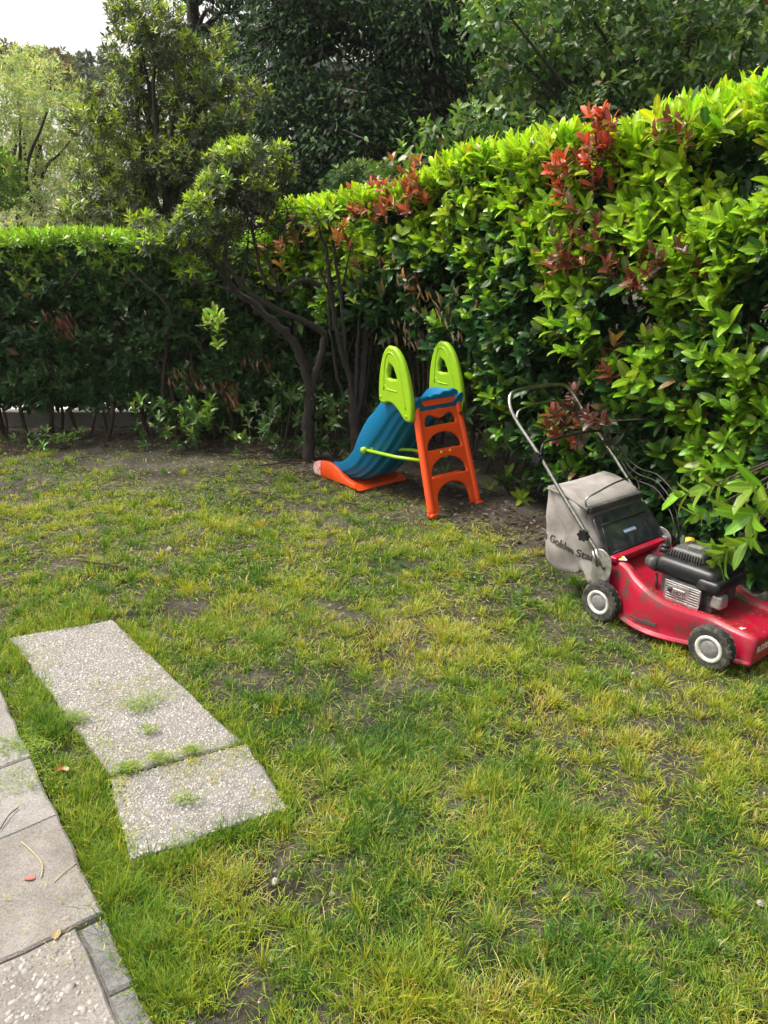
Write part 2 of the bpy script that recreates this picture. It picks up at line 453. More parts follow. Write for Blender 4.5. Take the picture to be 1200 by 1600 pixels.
def pebbles(poly, zt, size, dens, parent, pal, flat=.5, inset=.006, keep=None, jit=.25):
    P = np.array([p[:2] for p in poly]); lo = P.min(0); hi = P.max(0)
    s = size*1.0/dens; gx, gy = np.meshgrid(np.arange(lo[0], hi[0], s), np.arange(lo[1], hi[1], s))
    x = (gx+RNG.normal(0, s*jit, gx.shape)).ravel(); y = (gy+RNG.normal(0, s*jit, gx.shape)).ravel()
    k = inpoly(x, y, poly) & (pedge(x, y, poly) > inset)
    if keep is not None: k &= keep(x, y)
    x = x[k]; y = y[k]; n = len(x)
    T = [(0, 0, 1)]
    for j in range(6): a = j*math.pi/3; T.append((math.cos(a)*.72, math.sin(a)*.72, .72))
    for j in range(6): a = j*math.pi/3+.3; T.append((math.cos(a), math.sin(a), -.1))
    T = np.array(T); F = []
    for j in range(6):
        q = (j+1) % 6; F += [(0, 1+j, 1+q), (1+j, 7+j, 7+q), (1+j, 7+q, 1+q)]
    F = np.array(F); r = size*.5*np.exp(RNG.normal(0, .28, n)); el = .65+.35*RNG.random(n); an = RNG.random(n)*6.28
    ca, sa = np.cos(an), np.sin(an)
    tj = T[None]*(1+RNG.normal(0, .1, (n, len(T), 1)))
    lx = tj[..., 0]*r[:, None]; ly = tj[..., 1]*(r*el)[:, None]; lz = tj[..., 2]*(r*flat*(.5+RNG.random(n)))[:, None]
    tilt = RNG.normal(0, .25, (n, 1))
    V = np.stack([x[:, None]+lx*ca[:, None]-ly*sa[:, None], y[:, None]+lx*sa[:, None]+ly*ca[:, None], zt+lz+lx*tilt*.5], -1)
    FF = F[None]+(np.arange(n)*len(T))[:, None, None]
    c = np.array(pal)[RNG.choice(len(pal), n)]*(1+.12*RNG.normal(0, 1, (n, 1)))
    blot = .72+.5*fbm(np.c_[x, y], 5, 4)[:, None]; c = np.clip(c*blot, .02, .8)
    o = put('pebbles', npmesh('pebbles', V.reshape(-1, 3), FF.reshape(-1, 3), M_PEB, True, np.repeat(c, len(T), axis=0)), parent)
    o['kind'] = 'stuff'; return o
PAL = [tuple(.08+v*.40 for v in c_) for c_ in [(.58, .55, .5), (.66, .64, .6), (.5, .46, .4), (.42, .39, .35), (.7, .69, .66), (.33, .31, .29), (.55, .5, .42), (.62, .58, .52)]]
Z1 = .022
S1 = [gp(15, 996, Z1), gp(176, 968, Z1), gp(378, 1160, Z1), gp(168, 1213, Z1)]
S2 = [gp(171, 1215, Z1), gp(386, 1161, Z1), gp(450, 1262, Z1), gp(203, 1345, Z1)]
S1[3] = (S1[0][0]+(S1[2][0]-S1[1][0])*1.0, S1[0][1]+(S1[2][1]-S1[1][1])*1.0, Z1)
SLABS = [S1, S2]
for poly, lab in ((S1, 'long pebble-surfaced concrete slab set in the lawn, the farther of the pair'),
                  (S2, 'square pebble-surfaced concrete slab in the lawn, nearer of the pair with a tilted corner')):
    c = np.mean([p[:2] for p in poly], axis=0)
    o = slab('paving_slab', poly, Z1, .07, M_CEM, None); setp(o, lab, 'paving slab', 'pebble-surfaced slabs in the lawn')
    pebbles(poly, Z1-.001, .0088, 1.18, o, PAL, .38)
# ---- path at the lower left
ZP = .034
pA = np.array(gp(0, 1076, ZP)[:2]); pB = np.array(gp(165, 1431, ZP)[:2]); PD2 = (pB-pA)/np.linalg.norm(pB-pA); QD2 = np.array([-PD2[1], PD2[0]])
Lf = np.linalg.norm(pB-pA)
def pq(s, q): v = pA+PD2*s+QD2*q; return (v[0], v[1])      # s along the path, q across it (0 = lawn edge, negative = away)
def s_of(px, py): g = np.array(gp(px, py, ZP)[:2])-pA; return float(g@PD2), float(g@QD2)
j1 = s_of(20, 1191)[0]; j2 = s_of(60, 1284)[0]; j3 = s_of(124, 1443)[0]; qg = s_of(124, 1443)[1]; jx = s_of(173, 1550)[0]
bed = [pq(-2.2, .0), pq(-2.2, -1.6), pq(2.6, -1.6), pq(2.6, .0)]
path = slab('path', bed, .012, .05, M_CEM, None); setp(path, kind='structure')
g = .0018
PATH_POLYS = []
def pslab(s0, s1, q0, q1, mat, z=ZP, lab=None):
    poly = [pq(s0+g, q1-g), pq(s0+g, q0+g), pq(s1-g, q0+g), pq(s1-g, q1-g)]
    o = slab('paving_slab', poly, z, .04, mat, path, .003); PATH_POLYS.append(poly)
    if lab: o['label'] = lab
    return o, poly
for q0, q1 in ((-.62, 0), (-1.25, -.62)):
    pslab(j1-1.3, j1-.65, q0, q1, M_SMOOTH); pslab(j1-.65, j1, q0, q1, M_SMOOTH)
    pslab(j1, j2, q0, q1, M_SMOOTH, ZP-.004); pslab(j2, j3, q0, q1, M_BROWN, ZP, 'brownish smooth slab')
pslab(j3+.004, jx, qg, 0, M_EDGE, ZP-.012); pslab(jx, jx+.5, qg, 0, M_EDGE, ZP-.018)
for q0, q1 in ((-.7, qg-.004), (-1.4, -.7)):
    o, poly = pslab(j3-.02 if False else j3, j3+1.0, q0, q1, M_BROWN, ZP-.002, 'rough slab with flaked pebble surface')
    pebbles(poly, ZP-.0035, .0125, 1.15, o, [(.25, .24, .215), (.28, .27, .25), (.23, .22, .2), (.31, .3, .28), (.18, .17, .15)], .30, .012,
            keep=lambda x, y: vn(np.c_[x, y], 20, 3) > .36, jit=.42)
PATH_POLYS_ALL = [[pq(-2.2, 0), pq(-2.2, -1.6), pq(2.6, -1.6), pq(2.6, 0)]]

# ================================================================== GRASS
def dist_seg(x, y, a, b):
    a = np.array(a[:2]); e = np.array(b[:2])-a; t = np.clip(((x-a[0])*e[0]+(y-a[1])*e[1])/(e@e), 0, 1)
    return np.hypot(x-a[0]-t*e[0], y-a[1]-t*e[1])
BED_EDGE = [(-4.5, 6.5), (-2.0, 6.55), (-1.2, 6.0), (-.5, 5.35), (.15, 4.85), (.55, 4.35), (1.0, 3.95), (1.5, 3.45), (2.0, 2.95), (2.6, 2.2), (2.9, 1.8)]
BX = np.array([p[0] for p in BED_EDGE]); BY = np.array([p[1] for p in BED_EDGE])
def lawn_density(x, y):
    P = np.c_[x, y]
    edge = np.interp(x, BX, BY) + (fbm(P, 2.5, 21)-.5)*.7
    d = np.clip((edge-y)/.35, 0.0, 1)
    patch = .45*fbm(P, 2.2, 5)+.55*fbm(P, 6.5, 6); p2 = vn(P, 14, 31)
    v = np.clip((patch-.34)*7, .14, 1)*np.clip((p2-.10)*3.4, .28, 1)
    v = v*np.clip((vn(P, 11, 47)*.6+vn(P, 24, 48)*.4-.28)*4.5, .12, 1)*1.25
    # worn soil at the foot of the slide and the grey strip left of it
    g1 = np.array(gp(290, 730)[:2]); v = v*np.clip(np.hypot((x-g1[0])/.5, (y-g1[1])/.9)-.35, .12, 1)
    g2 = np.array(gp(640, 790)[:2]); v = v*np.clip(np.hypot((x-g2[0])/1.1, (y-g2[1])/.55)-.2, .2, 1)
    return v*d
def free_ground(x, y, m=0.0):
    k = np.ones(len(x), bool)
    for poly in SLABS: k &= ~(inpoly(x, y, poly) & (pedge(x, y, poly) > m))
    k &= ~inpoly(x, y, PATH_POLYS_ALL[0])
    return k
def grass_color(P, tone):
    """tone 0 dark green .. .5 fresh .. .8 yellow green .. 1 straw"""
    st = np.array([0, .25, .5, .75, .9, 1.0])
    cs = np.array([(.025, .09, .02), (.075, .19, .024), (.18, .29, .026), (.36, .41, .035), (.43, .32, .06), (.50, .46, .2)])
    return np.stack([np.interp(tone, st, cs[:, i]) for i in range(3)], -1)
def blades(P, head, lean, ln, wd, col, curl=.5):
    n = len(P)
    H = np.stack([np.cos(head), np.sin(head), np.zeros(n)], -1); S = np.stack([-np.sin(head), np.cos(head), np.zeros(n)], -1)
    tw = RNG.normal(0, .7, n)[:, None]; S = unit(S*np.cos(tw)+H*np.sin(tw)*.8)
    up = np.array([[0, 0, 1.0]])
    D0 = up*np.cos(lean)[:, None]+H*np.sin(lean)[:, None]
    l2 = np.minimum(lean+curl*(.4+RNG.random(n)), 1.75); D1 = up*np.cos(l2)[:, None]+H*np.sin(l2)[:, None]
    a = P; m_ = P+D0*(ln*.55)[:, None]; t = m_+D1*(ln*.45)[:, None]
    w = wd[:, None]*.5
    V = np.stack([a-S*w, a+S*w, m_-S*w*.8, m_+S*w*.8, t], 1).reshape(-1, 3)
    F = np.array([(0, 1, 3), (0, 3, 2), (2, 3, 4)])[None]+(np.arange(n)*5)[:, None, None]
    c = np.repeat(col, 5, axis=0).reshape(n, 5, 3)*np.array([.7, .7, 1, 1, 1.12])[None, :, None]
    lf = np.tile(np.array([(-.3, 0, 0), (.3, 0, 0), (-.3, .5, 0), (.3, .5, 0), (0, 1, 0)]), (n, 1))
    return V, F.reshape(-1, 3), c.reshape(-1, 3), lf
def sample_ground(n_per_m2, y0, y1, seed):
    r = np.random.default_rng(seed); xm = y1*.62+.35
    n = int(n_per_m2*(y1-y0)*2*xm); x = r.uniform(-xm, xm, n); y = r.uniform(y0, y1, n)
    k = (np.abs(x) < y*.60+.30) & (x > -4.1); return x[k], y[k]
G = []
bands = [(.75, 1.5, 2300, 24, .0023, .037), (1.5, 2.3, 2000, 22, .0025, .036), (2.3, 3.3, 1400, 18, .003, .034), (3.3, 4.6, 950, 14, .004, .033), (4.6, 6.7, 560, 12, .0056, .032)]
nb = 0
for (y0, y1, dens, per, wd, ln) in bands:
    x, y = sample_ground(dens, y0, y1, int(y0*100))
    d = lawn_density(x, y)
    k = (RNG.random(len(x)) < d) & free_ground(x, y); x = x[k]; y = y[k]; d = d[k]
    P2 = np.c_[x, y]
    tone = np.clip(.48+1.6*(fbm(P2, 1.5, 41)-.5) + RNG.normal(0, .17, len(x)), .05, 1.0)
    size = np.exp(RNG.normal(0, .25, len(x)))*(.55+.45*vn(P2, 2.2, 17)+.55*vn(P2, 11, 47))
    per_i = np.maximum(3, (per*size*(.5+.5*d)).astype(int))
    I = np.repeat(np.arange(len(x)), per_i); n = len(I); nb += n
    head = RNG.random(n)*6.28; rr = np.abs(RNG.normal(0, .019, n))*size[I]
    bx = x[I]+np.cos(head)*rr; by = y[I]+np.sin(head)*rr
    lean = np.clip(rr/.03*.5+RNG.normal(.25, .25, n), -.2, 1.45)
    L = ln*size[I]*(.45+.85*RNG.random(n)); 
    tn = np.clip(tone[I]+RNG.normal(0, .11, n), 0, 1)
    straw = RNG.random(n) < .06; tn = np.where(straw, .97, tn)
    P = np.c_[bx, by, gz(bx, by)-.003]
    k = free_ground(bx, by, .0)
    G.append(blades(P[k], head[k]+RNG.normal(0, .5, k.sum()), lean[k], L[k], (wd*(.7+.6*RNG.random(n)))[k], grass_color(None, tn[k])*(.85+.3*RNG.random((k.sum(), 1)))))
# distinct thick tufts, some fresh, some yellowed
x, y = sample_ground(95, .8, 5.6, 4321); P2 = np.c_[x, y]
k = free_ground(x, y) & (y < np.interp(x, BX, BY)-.15) & (RNG.random(len(x)) < np.clip((fbm(P2, 3.2, 88)-.30)*3.2, .05, 1)*np.clip(3.2/y, .35, 1)); x = x[k]; y = y[k]; P2 = P2[k]; m_ = len(x)
ton = np.where(RNG.random(m_) < .25+.5*(fbm(P2, 1.3, 90) > .5), RNG.uniform(.62, .82, m_), RNG.uniform(.2, .5, m_)); sz = np.exp(RNG.normal(0, .25, m_))
I = np.repeat(np.arange(m_), (52*sz).astype(int)); n = len(I); head = RNG.random(n)*6.28; rr = np.abs(RNG.normal(0, .020, n))*sz[I]
bx = x[I]+np.cos(head)*rr; by = y[I]+np.sin(head)*rr; k = free_ground(bx, by); I = I[k]; n = len(I); bx = bx[k]; by = by[k]; rr = rr[k]; head = head[k]
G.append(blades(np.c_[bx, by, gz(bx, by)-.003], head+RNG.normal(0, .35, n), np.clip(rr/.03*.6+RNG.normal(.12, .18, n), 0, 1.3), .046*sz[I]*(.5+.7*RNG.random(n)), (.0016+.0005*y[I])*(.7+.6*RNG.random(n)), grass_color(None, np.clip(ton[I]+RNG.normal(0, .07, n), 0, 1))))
def join_np(G, name):
    off = 0; FF = []
    for g_ in G: FF.append(g_[1]+off); off += len(g_[0])
    me = npmesh(name, np.concatenate([g_[0] for g_ in G]), np.concatenate(FF), M_GRASS, True, np.concatenate([g_[2] for g_ in G]), np.concatenate([g_[3] for g_ in G]))
    return put(name, me)
setp(join_np(G, 'grass'), 'patchy yellow-green lawn grass growing in uneven tufts', 'grass', kind='stuff')
# longer lush grass along the slabs and in the gap between slab strip and path
G = []
def clump_line(a, b, n_cl, spread, ln, per, tone0, wd=.0026):
    a = np.array(a[:2]); b = np.array(b[:2]); t = RNG.random(n_cl)
    cx = a[0]+(b[0]-a[0])*t+RNG.normal(0, spread, n_cl); cy = a[1]+(b[1]-a[1])*t+RNG.normal(0, spread, n_cl)
    k = free_ground(cx, cy); cx = cx[k]; cy = cy[k]; m_ = len(cx)
    sz = np.exp(RNG.normal(0, .3, m_)); I = np.repeat(np.arange(m_), per); n = len(I)
    head = RNG.random(n)*6.28; rr = np.abs(RNG.normal(0, .02, n))
    bx = cx[I]+np.cos(head)*rr; by = cy[I]+np.sin(head)*rr
    tn = np.clip(tone0+RNG.normal(0, .1, m_)[I]+RNG.normal(0, .1, n), 0, 1)
    G.append(blades(np.c_[bx, by, gz(bx, by)-.003], head, np.clip(rr/.03*.5+RNG.normal(.2, .2, n), 0, 1.2), ln*sz[I]*(.5+.7*RNG.random(n)), wd*(.7+.6*RNG.random(n)), grass_color(None, tn)))
for (a, b_, n_, sp, ln, per, tn) in [((0, 1010), (75, 1110), 50, .035, .05, 30, .45), ((60, 1120), (90, 1160), 22, .02, .07, 34, .3), ((100, 1200), (150, 1300), 44, .03, .055, 32, .45),
        ((130, 1290), (200, 1400), 50, .03, .05, 30, .5), ((185, 1370), (235, 1560), 80, .045, .065, 34, .38), ((210, 1350), (450, 1280), 80, .035, .06, 32, .42), ((300, 1400), (330, 1560), 60, .12, .055, 30, .55),
        ((180, 965), (460, 1260), 110, .02, .045, 26, .62), ((10, 990), (170, 962), 40, .012, .04, 24, .6), ((440, 1480), (700, 1560), 60, .1, .06, 32, .55), ((600, 1560), (760, 1600), 40, .08, .06, 30, .75),
        ((850, 1500), (1010, 1590), 60, .09, .05, 34, .2), ((420, 1100), (470, 1200), 40, .12, .07, 26, .42), ((640, 1160), (760, 1120), 40, .12, .06, 24, .3)]:
    clump_line(gp(*a), gp(*b_), n_, sp, ln, per, tn)
for poly in SLABS:
    for i in range(4): clump_line(poly[i], poly[(i+1) % 4], 70, .016, .042, 22, .5, .0028)
for a_, b_2 in ((pq(-.6, .012), pq(Lf+.6, .012)),): clump_line(a_, b_2, 170, .016, .045, 24, .48, .0026)
setp(join_np(G, 'long_grass'), 'longer lush green grass tufts along the edges of the slabs', 'grass', kind='stuff')
# cut clippings lying on the lawn and over the slabs
G = []
for (y0, y1, dens, wd, ln) in [(.75, 1.8, 4600, .0019, .042), (1.8, 3.2, 4200, .0022, .04), (3.2, 6.0, 2700, .0036, .04)]:
    x, y = sample_ground(dens, y0, y1, int(y0*31+5)); P2 = np.c_[x, y]
    k = (RNG.random(len(x)) < np.clip((fbm(P2, 2.2, 61)-.25)*2.0, .1, 1)) & free_ground(x, y) & (y < np.interp(x, BX, BY)+.15); x = x[k]; y = y[k]
    n = len(x); tn = np.where(RNG.random(n) < .16, .9+.1*RNG.random(n), .35+.42*RNG.random(n))
    G.append(blades(np.c_[x, y, gz(x, y)+.004+.022*RNG.random(n)**1.5], RNG.random(n)*6.28, 1.5+RNG.normal(0, .12, n), ln*(.4+.9*RNG.random(n)), wd*(.7+.6*RNG.random(n)), grass_color(None, tn)*(.9+.45*RNG.random((n, 1))), .15))
setp(join_np(G, 'grass_clippings'), 'pale cut grass clippings strewn over the lawn', 'grass clippings', kind='stuff')
G = []
def scatter_on(poly, z, n, tone, bias=None, ln=.03, wd=.0019):
    P = np.array([p[:2] for p in poly]); lo, hi = P.min(0), P.max(0)
    x = RNG.uniform(lo[0], hi[0], n*3); y = RNG.uniform(lo[1], hi[1], n*3); k = inpoly(x, y, poly)
    x = x[k][:n]; y = y[k][:n]
    if bias is not None: k = RNG.random(len(x)) < bias(np.c_[x, y]); x = x[k]; y = y[k]
    n = len(x); G.append(blades(np.c_[x, y, np.full(n, z+.006)+.006*RNG.random(n)], RNG.random(n)*6.28, 1.53+RNG.normal(0, .05, n), ln*(.4+.9*RNG.random(n)), wd*(.7+.6*RNG.random(n)), grass_color(None, np.clip(tone+RNG.normal(0, .15, n), 0, 1)), .08))
for poly in SLABS: scatter_on(poly, Z1, 2600, .72, lambda P: np.clip((fbm(P, 5, 71)-.5)*4, .02, .9))
for poly in PATH_POLYS: scatter_on(poly, ZP, int(1400*abs((poly[2][0]-poly[0][0])*(poly[2][1]-poly[0][1]))**.5*1.2) if False else int(2200*np.linalg.norm(np.subtract(poly[1], poly[0]))*np.linalg.norm(np.subtract(poly[2], poly[1]))), .8, lambda P: np.clip((fbm(P, 4, 73)-.47)*3.5, .05, .8), .028)
for (px, py, n, sp) in [(118, 1127, 260, .016), (222, 1108, 200, .02), (240, 1096, 120, .03), (232, 1146, 90, .012), (290, 1255, 110, .014), (60, 1172, 160, .02), (200, 1205, 200, .016), (250, 1190, 200, .014), (300, 1178, 160, .012), (150, 1165, 60, .03), (20, 1170, 260, .035), (35, 1225, 240, .05)]:
    c = gp(px, py, Z1); x = c[0]+RNG.normal(0, sp*1.5, n); y = c[1]+RNG.normal(0, sp, n)
    G.append(blades(np.c_[x, y, np.full(n, ZP+.004)+.012*RNG.random(n)], RNG.random(n)*6.28, 1.53+RNG.normal(0, .06, n), .016*(.5+RNG.random(n)), np.full(n, .003), grass_color(None, np.clip(.5+RNG.normal(0, .12, n), 0, 1)), .1))
setp(join_np(G, 'slab_clippings'), 'small green and straw clippings scattered on the slabs and path', 'grass clippings', kind='stuff')

# crumbs of soil and gravel
x, y = sample_ground(260, .8, 6.8, 77); k = free_ground(x, y); x = x[k]; y = y[k]; n = len(x)
T = np.array([(0, 0, 1), (1, 0, .1), (.2, .9, .2), (-.9, .3, 0), (-.5, -.8, .2), (.5, -.7, 0)], float)
Fc = np.array([(0, 1, 2), (0, 2, 3), (0, 3, 4), (0, 4, 5), (0, 5, 1)])
r = .0045*np.exp(RNG.normal(0, .5, n)); tj = T[None]*(1+RNG.normal(0, .2, (n, 6, 3)))
V = np.stack([x[:, None]+tj[..., 0]*r[:, None], y[:, None]+tj[..., 1]*r[:, None], gz(x, y)[:, None]+tj[..., 2]*r[:, None]*.8-.001], -1)
cc = np.array([(.2, .17, .13), (.12, .1, .08), (.3, .28, .25), (.16, .13, .1)])[RNG.choice(4, n)]*(.8+.4*RNG.random((n, 1)))
setp(put('gravel', npmesh('gravel', V.reshape(-1, 3), (Fc[None]+(np.arange(n)*6)[:, None, None]).reshape(-1, 3), M_PEB, False, np.repeat(cc, 6, axis=0))), 'soil crumbs and grit showing between the grass', 'gravel', kind='stuff')
# fallen leaves and litter under the hedges
lv = Leaves(); x = RNG.uniform(-4, 2.4, 3600); e = np.interp(x, BX, BY); y = e+RNG.normal(.25, .35, len(x)); k = (y > .8) & free_ground(x, y); x = x[k]; y = y[k]; n = len(x)
a = RNG.random(n)*6.28
lv.add(np.c_[x, y, gz(x, y)+.006], np.stack([np.cos(a), np.sin(a), RNG.normal(0, .2, n)], -1), np.array([[0, 0, 1.0]])+RNG.normal(0, .35, (n, 3)), .035+.03*RNG.random(n), .015+.012*RNG.random(n),
       np.array([(.09, .06, .035), (.14, .10, .07), (.06, .04, .03), (.2, .17, .13), (.08, .085, .035)])[RNG.choice(5, n)])
P_, L_, N_, l_, w_, c_ = lv.cat(); V, F, c2, lf = expand(P_, L_, N_, l_, w_, c_, 'mid', np.zeros(3))
setp(put('leaf_litter', npmesh('leaf_litter', V, F, M_MATT, True, c2, lf)), 'brown leaf litter lying on the soil under the hedges', 'leaf litter', kind='stuff')

# ================================================================== HEDGES
LAUREL_NEW = np.array((.30, .47, .022)); LAUREL_OLD = np.array((.026, .08, .020)); 
def polyl(H):
    H = np.array(H, float); d = np.r_[0, np.cumsum(np.linalg.norm(np.diff(H[:, :2], axis=0), axis=1))]
    def f(s):
        out = np.stack([np.interp(s, d, H[:, k]) for k in range(H.shape[1])], -1); return out
    def nrm(s):
        a = f(s+.15)[:, :2]-f(s-.15)[:, :2]; t = unit(a); return np.stack([t[:, 1], -t[:, 0]], -1)   # towards the lawn for a left-to-right line
    return f, nrm, d[-1]
def hedge_samples(H, n, seed, depth=.32, gap=.40, gapsc=3.2, bulge=.16, smin=0, smax=None):
    f, nrm, Lh = polyl(H); r = np.random.default_rng(seed)
    s = r.uniform(smin, smax or Lh, n); b_ = f(s); nn = nrm(s)
    top = b_[:, 2]; bot = b_[:, 3]; h = bot+(top-bot)*r.random(n)
    q = (h/np.maximum(top, .1)); fo = bulge*np.sin(np.clip(q, 0, 1)*math.pi*.85)
    dp = r.exponential(depth*.5, n).clip(0, depth*1.6)
    P = np.c_[b_[:, :2], h]; lump = (fbm(P, 2.2, seed)-.5)*.26
    off = fo+lump-dp
    P[:, :2] += nn*off[:, None]
    g_ = fbm(P, gapsc, seed+50); keep = (g_ > gap) | (dp > .20)
    return P[keep], nn[keep], s[keep], (h/top)[keep], dp[keep], r
# ---- right laurel hedge: x, y, top, bottom of leaves
HR = [(-.95, 6.75, 1.84, 1.10), (-.30, 6.28, 1.9, 1.05), (.30, 5.62, 2.02, .95), (.72, 5.08, 2.10, .75), (1.12, 4.55, 2.14, .10), (1.62, 3.88, 2.16, .05), (1.98, 3.32, 2.18, .04), (2.25, 2.7, 2.18, .05), (2.55, 2.0, 2.18, .05)]
hr = empty('laurel_hedge', (1.2, 4.6, 0), 'tall glossy cherry laurel hedge with bright yellow-green shoots along the right side', 'hedge')
lv = Leaves()
P, nn, s, q, dp, r = hedge_samples(HR, 7600, 11, gap=.385)
px_, py_, _d = project(P)
hol = np.maximum(1-np.hypot((px_-735)/120, (py_-500)/100), 1-np.hypot((px_-620)/90, (py_-520)/110)); hol = np.clip(hol*2.2, 0, 1)*(fbm(P, 5, 91) < .62)
kk = r.random(len(P)) > hol*.9; P, nn, s, q, dp = P[kk], nn[kk], s[kk], q[kk], dp[kk]; hol = hol[kk]
n = len(P); D = np.c_[nn*(.55+.3*r.random((n, 1))), .45+.65*r.random(n)] + r.normal(0, .33, (n, 3))
clump = fbm(P, 2.6, 33)
near = np.clip((s-2.2)/2.0, 0, 1)
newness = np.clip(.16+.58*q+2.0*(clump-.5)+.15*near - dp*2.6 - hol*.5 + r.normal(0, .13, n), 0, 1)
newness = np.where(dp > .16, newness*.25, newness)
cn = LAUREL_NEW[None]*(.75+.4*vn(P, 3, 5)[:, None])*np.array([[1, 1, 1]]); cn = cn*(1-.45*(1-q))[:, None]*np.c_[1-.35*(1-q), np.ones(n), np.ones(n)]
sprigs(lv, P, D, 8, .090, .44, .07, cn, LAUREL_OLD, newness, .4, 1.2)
# upright shoots along the top
f, nrm, Lh = polyl(HR); n = 1500; s = RNG.uniform(0, Lh, n); b_ = f(s); nn = nrm(s); w = RNG.random(n)*.75
P = np.c_[b_[:, :2]+nn*(.16-w)[:, None], b_[:, 2]+(fbm(np.c_[s, w, s*0], 3, 9)-.5)*.30-.04]
D = np.c_[nn*.18, np.ones(n)]+RNG.normal(0, .22, (n, 3))
sprigs(lv, P, D, 9, .10, .33, .12, LAUREL_NEW*1.12, LAUREL_OLD*1.6, np.full(n, .95), .3, 1.0)
# dark inner leaves
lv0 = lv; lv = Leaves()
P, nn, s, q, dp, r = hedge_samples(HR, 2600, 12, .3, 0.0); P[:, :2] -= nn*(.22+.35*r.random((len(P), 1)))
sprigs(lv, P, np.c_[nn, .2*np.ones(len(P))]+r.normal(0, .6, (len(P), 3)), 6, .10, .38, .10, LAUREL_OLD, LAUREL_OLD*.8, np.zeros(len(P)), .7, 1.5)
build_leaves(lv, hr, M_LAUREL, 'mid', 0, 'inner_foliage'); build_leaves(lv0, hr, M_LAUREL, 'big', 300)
# hedge stems and twigs
paths = []
r = np.random.default_rng(5)
for k in range(62):
    s_ = r.uniform(.1, Lh-.1); b_ = f(np.array([s_]))[0]; nn = nrm(np.array([s_]))[0]; o_ = -r.uniform(.28, .6)
    x0, y0 = b_[0]+nn[0]*o_, b_[1]+nn[1]*o_; h = b_[2]*r.uniform(.75, .97)
    P = [(x0+r.normal(0, .05*i), y0+r.normal(0, .05*i), h*i/5-.02) for i in range(6)]
    paths.append((smooth_path(P, 3), np.linspace(.014, .005, 16)*r.uniform(.7, 1.5)))
stems_obj('stems', paths, M_TWIG, hr, 5, 'stuff')
paths = []
for k in range(900):
    s_ = r.uniform(.0, Lh-1.2); b_ = f(np.array([s_]))[0]; nn = nrm(np.array([s_]))[0]; o_ = r.uniform(-.4, .06)
    p0 = np.array([b_[0]+nn[0]*o_, b_[1]+nn[1]*o_, r.uniform(.15, b_[2]*.92)]); d = unit(np.array([nn[0]*.5, nn[1]*.5, .3])+r.normal(0, .6, 3)); L = r.uniform(.1, .32)
    P = [p0, p0+d*L*.5+r.normal(0, .02, 3), p0+d*L+r.normal(0, .03, 3)]; paths.append((np.array(P), [.0035, .0025, .0012]))
stems_obj('twigs', paths, M_TWIG, hr, 3, 'stuff')
# ---- left hedge
HL = [(-4.3, 6.55, 1.70, .30), (-3.4, 6.50, 1.70, .32), (-2.45, 6.55, 1.70, .26), (-2.1, 6.55, 1.68, .08), (-1.0, 6.62, 1.66, .05), (-.4, 6.7, 1.75, .25), (.4, 6.35, 1.5, .30), (.95, 5.6, 1.2, .2)]
hl = empty('evergreen_hedge', (-2.2, 6.7, 0), 'dark evergreen hedge across the back left with a bright trimmed top', 'hedge')
lv = Leaves(); P, nn, s, q, dp, r = hedge_samples(HL, 6000, 14, .3, .44, 3.4, .08)
n = len(P); D = np.c_[nn*.7, .35+.7*r.random(n)]+r.normal(0, .35, (n, 3))
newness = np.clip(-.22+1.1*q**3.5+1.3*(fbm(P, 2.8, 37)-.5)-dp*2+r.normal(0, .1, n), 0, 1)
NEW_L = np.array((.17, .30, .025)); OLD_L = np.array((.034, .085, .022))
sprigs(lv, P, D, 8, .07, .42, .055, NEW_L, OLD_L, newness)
fL, nL, LL = polyl(HL); n = 1300; s = RNG.uniform(0, 4.2, n); b_ = fL(s); nn = nL(s); w = RNG.random(n)*.7
P = np.c_[b_[:, :2]+nn*(.1-w)[:, None], b_[:, 2]+(vn(np.c_[s, w, s*0], 4, 9)-.5)*.08]
sprigs(lv, P, np.c_[nn*.2, np.ones(n)]+RNG.normal(0, .25, (n, 3)), 8, .07, .38, .07, NEW_L*1.35, OLD_L*2, np.full(n, .95), .35, 1.1)
lv0 = lv; lv = Leaves()
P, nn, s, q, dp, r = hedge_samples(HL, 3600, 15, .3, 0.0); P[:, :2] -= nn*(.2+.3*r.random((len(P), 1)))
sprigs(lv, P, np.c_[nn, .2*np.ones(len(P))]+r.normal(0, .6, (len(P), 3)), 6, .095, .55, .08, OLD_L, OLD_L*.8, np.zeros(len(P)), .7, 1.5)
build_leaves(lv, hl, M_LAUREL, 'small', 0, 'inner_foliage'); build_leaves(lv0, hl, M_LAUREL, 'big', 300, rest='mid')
paths = []; r = np.random.default_rng(6)
for k in range(46):
    s_ = r.uniform(.1, LL-.1); b_ = fL(np.array([s_]))[0]; o_ = r.uniform(.0, .4)
    P = [(b_[0]+r.normal(0, .04*i), b_[1]+o_+r.normal(0, .03*i), b_[2]*.9*i/5-.02) for i in range(6)]
    paths.append((smooth_path(P, 3), np.linspace(.016, .005, 16)*r.uniform(.7, 1.6)))
stems_obj('stems', paths, M_TWIG, hl, 5, 'stuff')
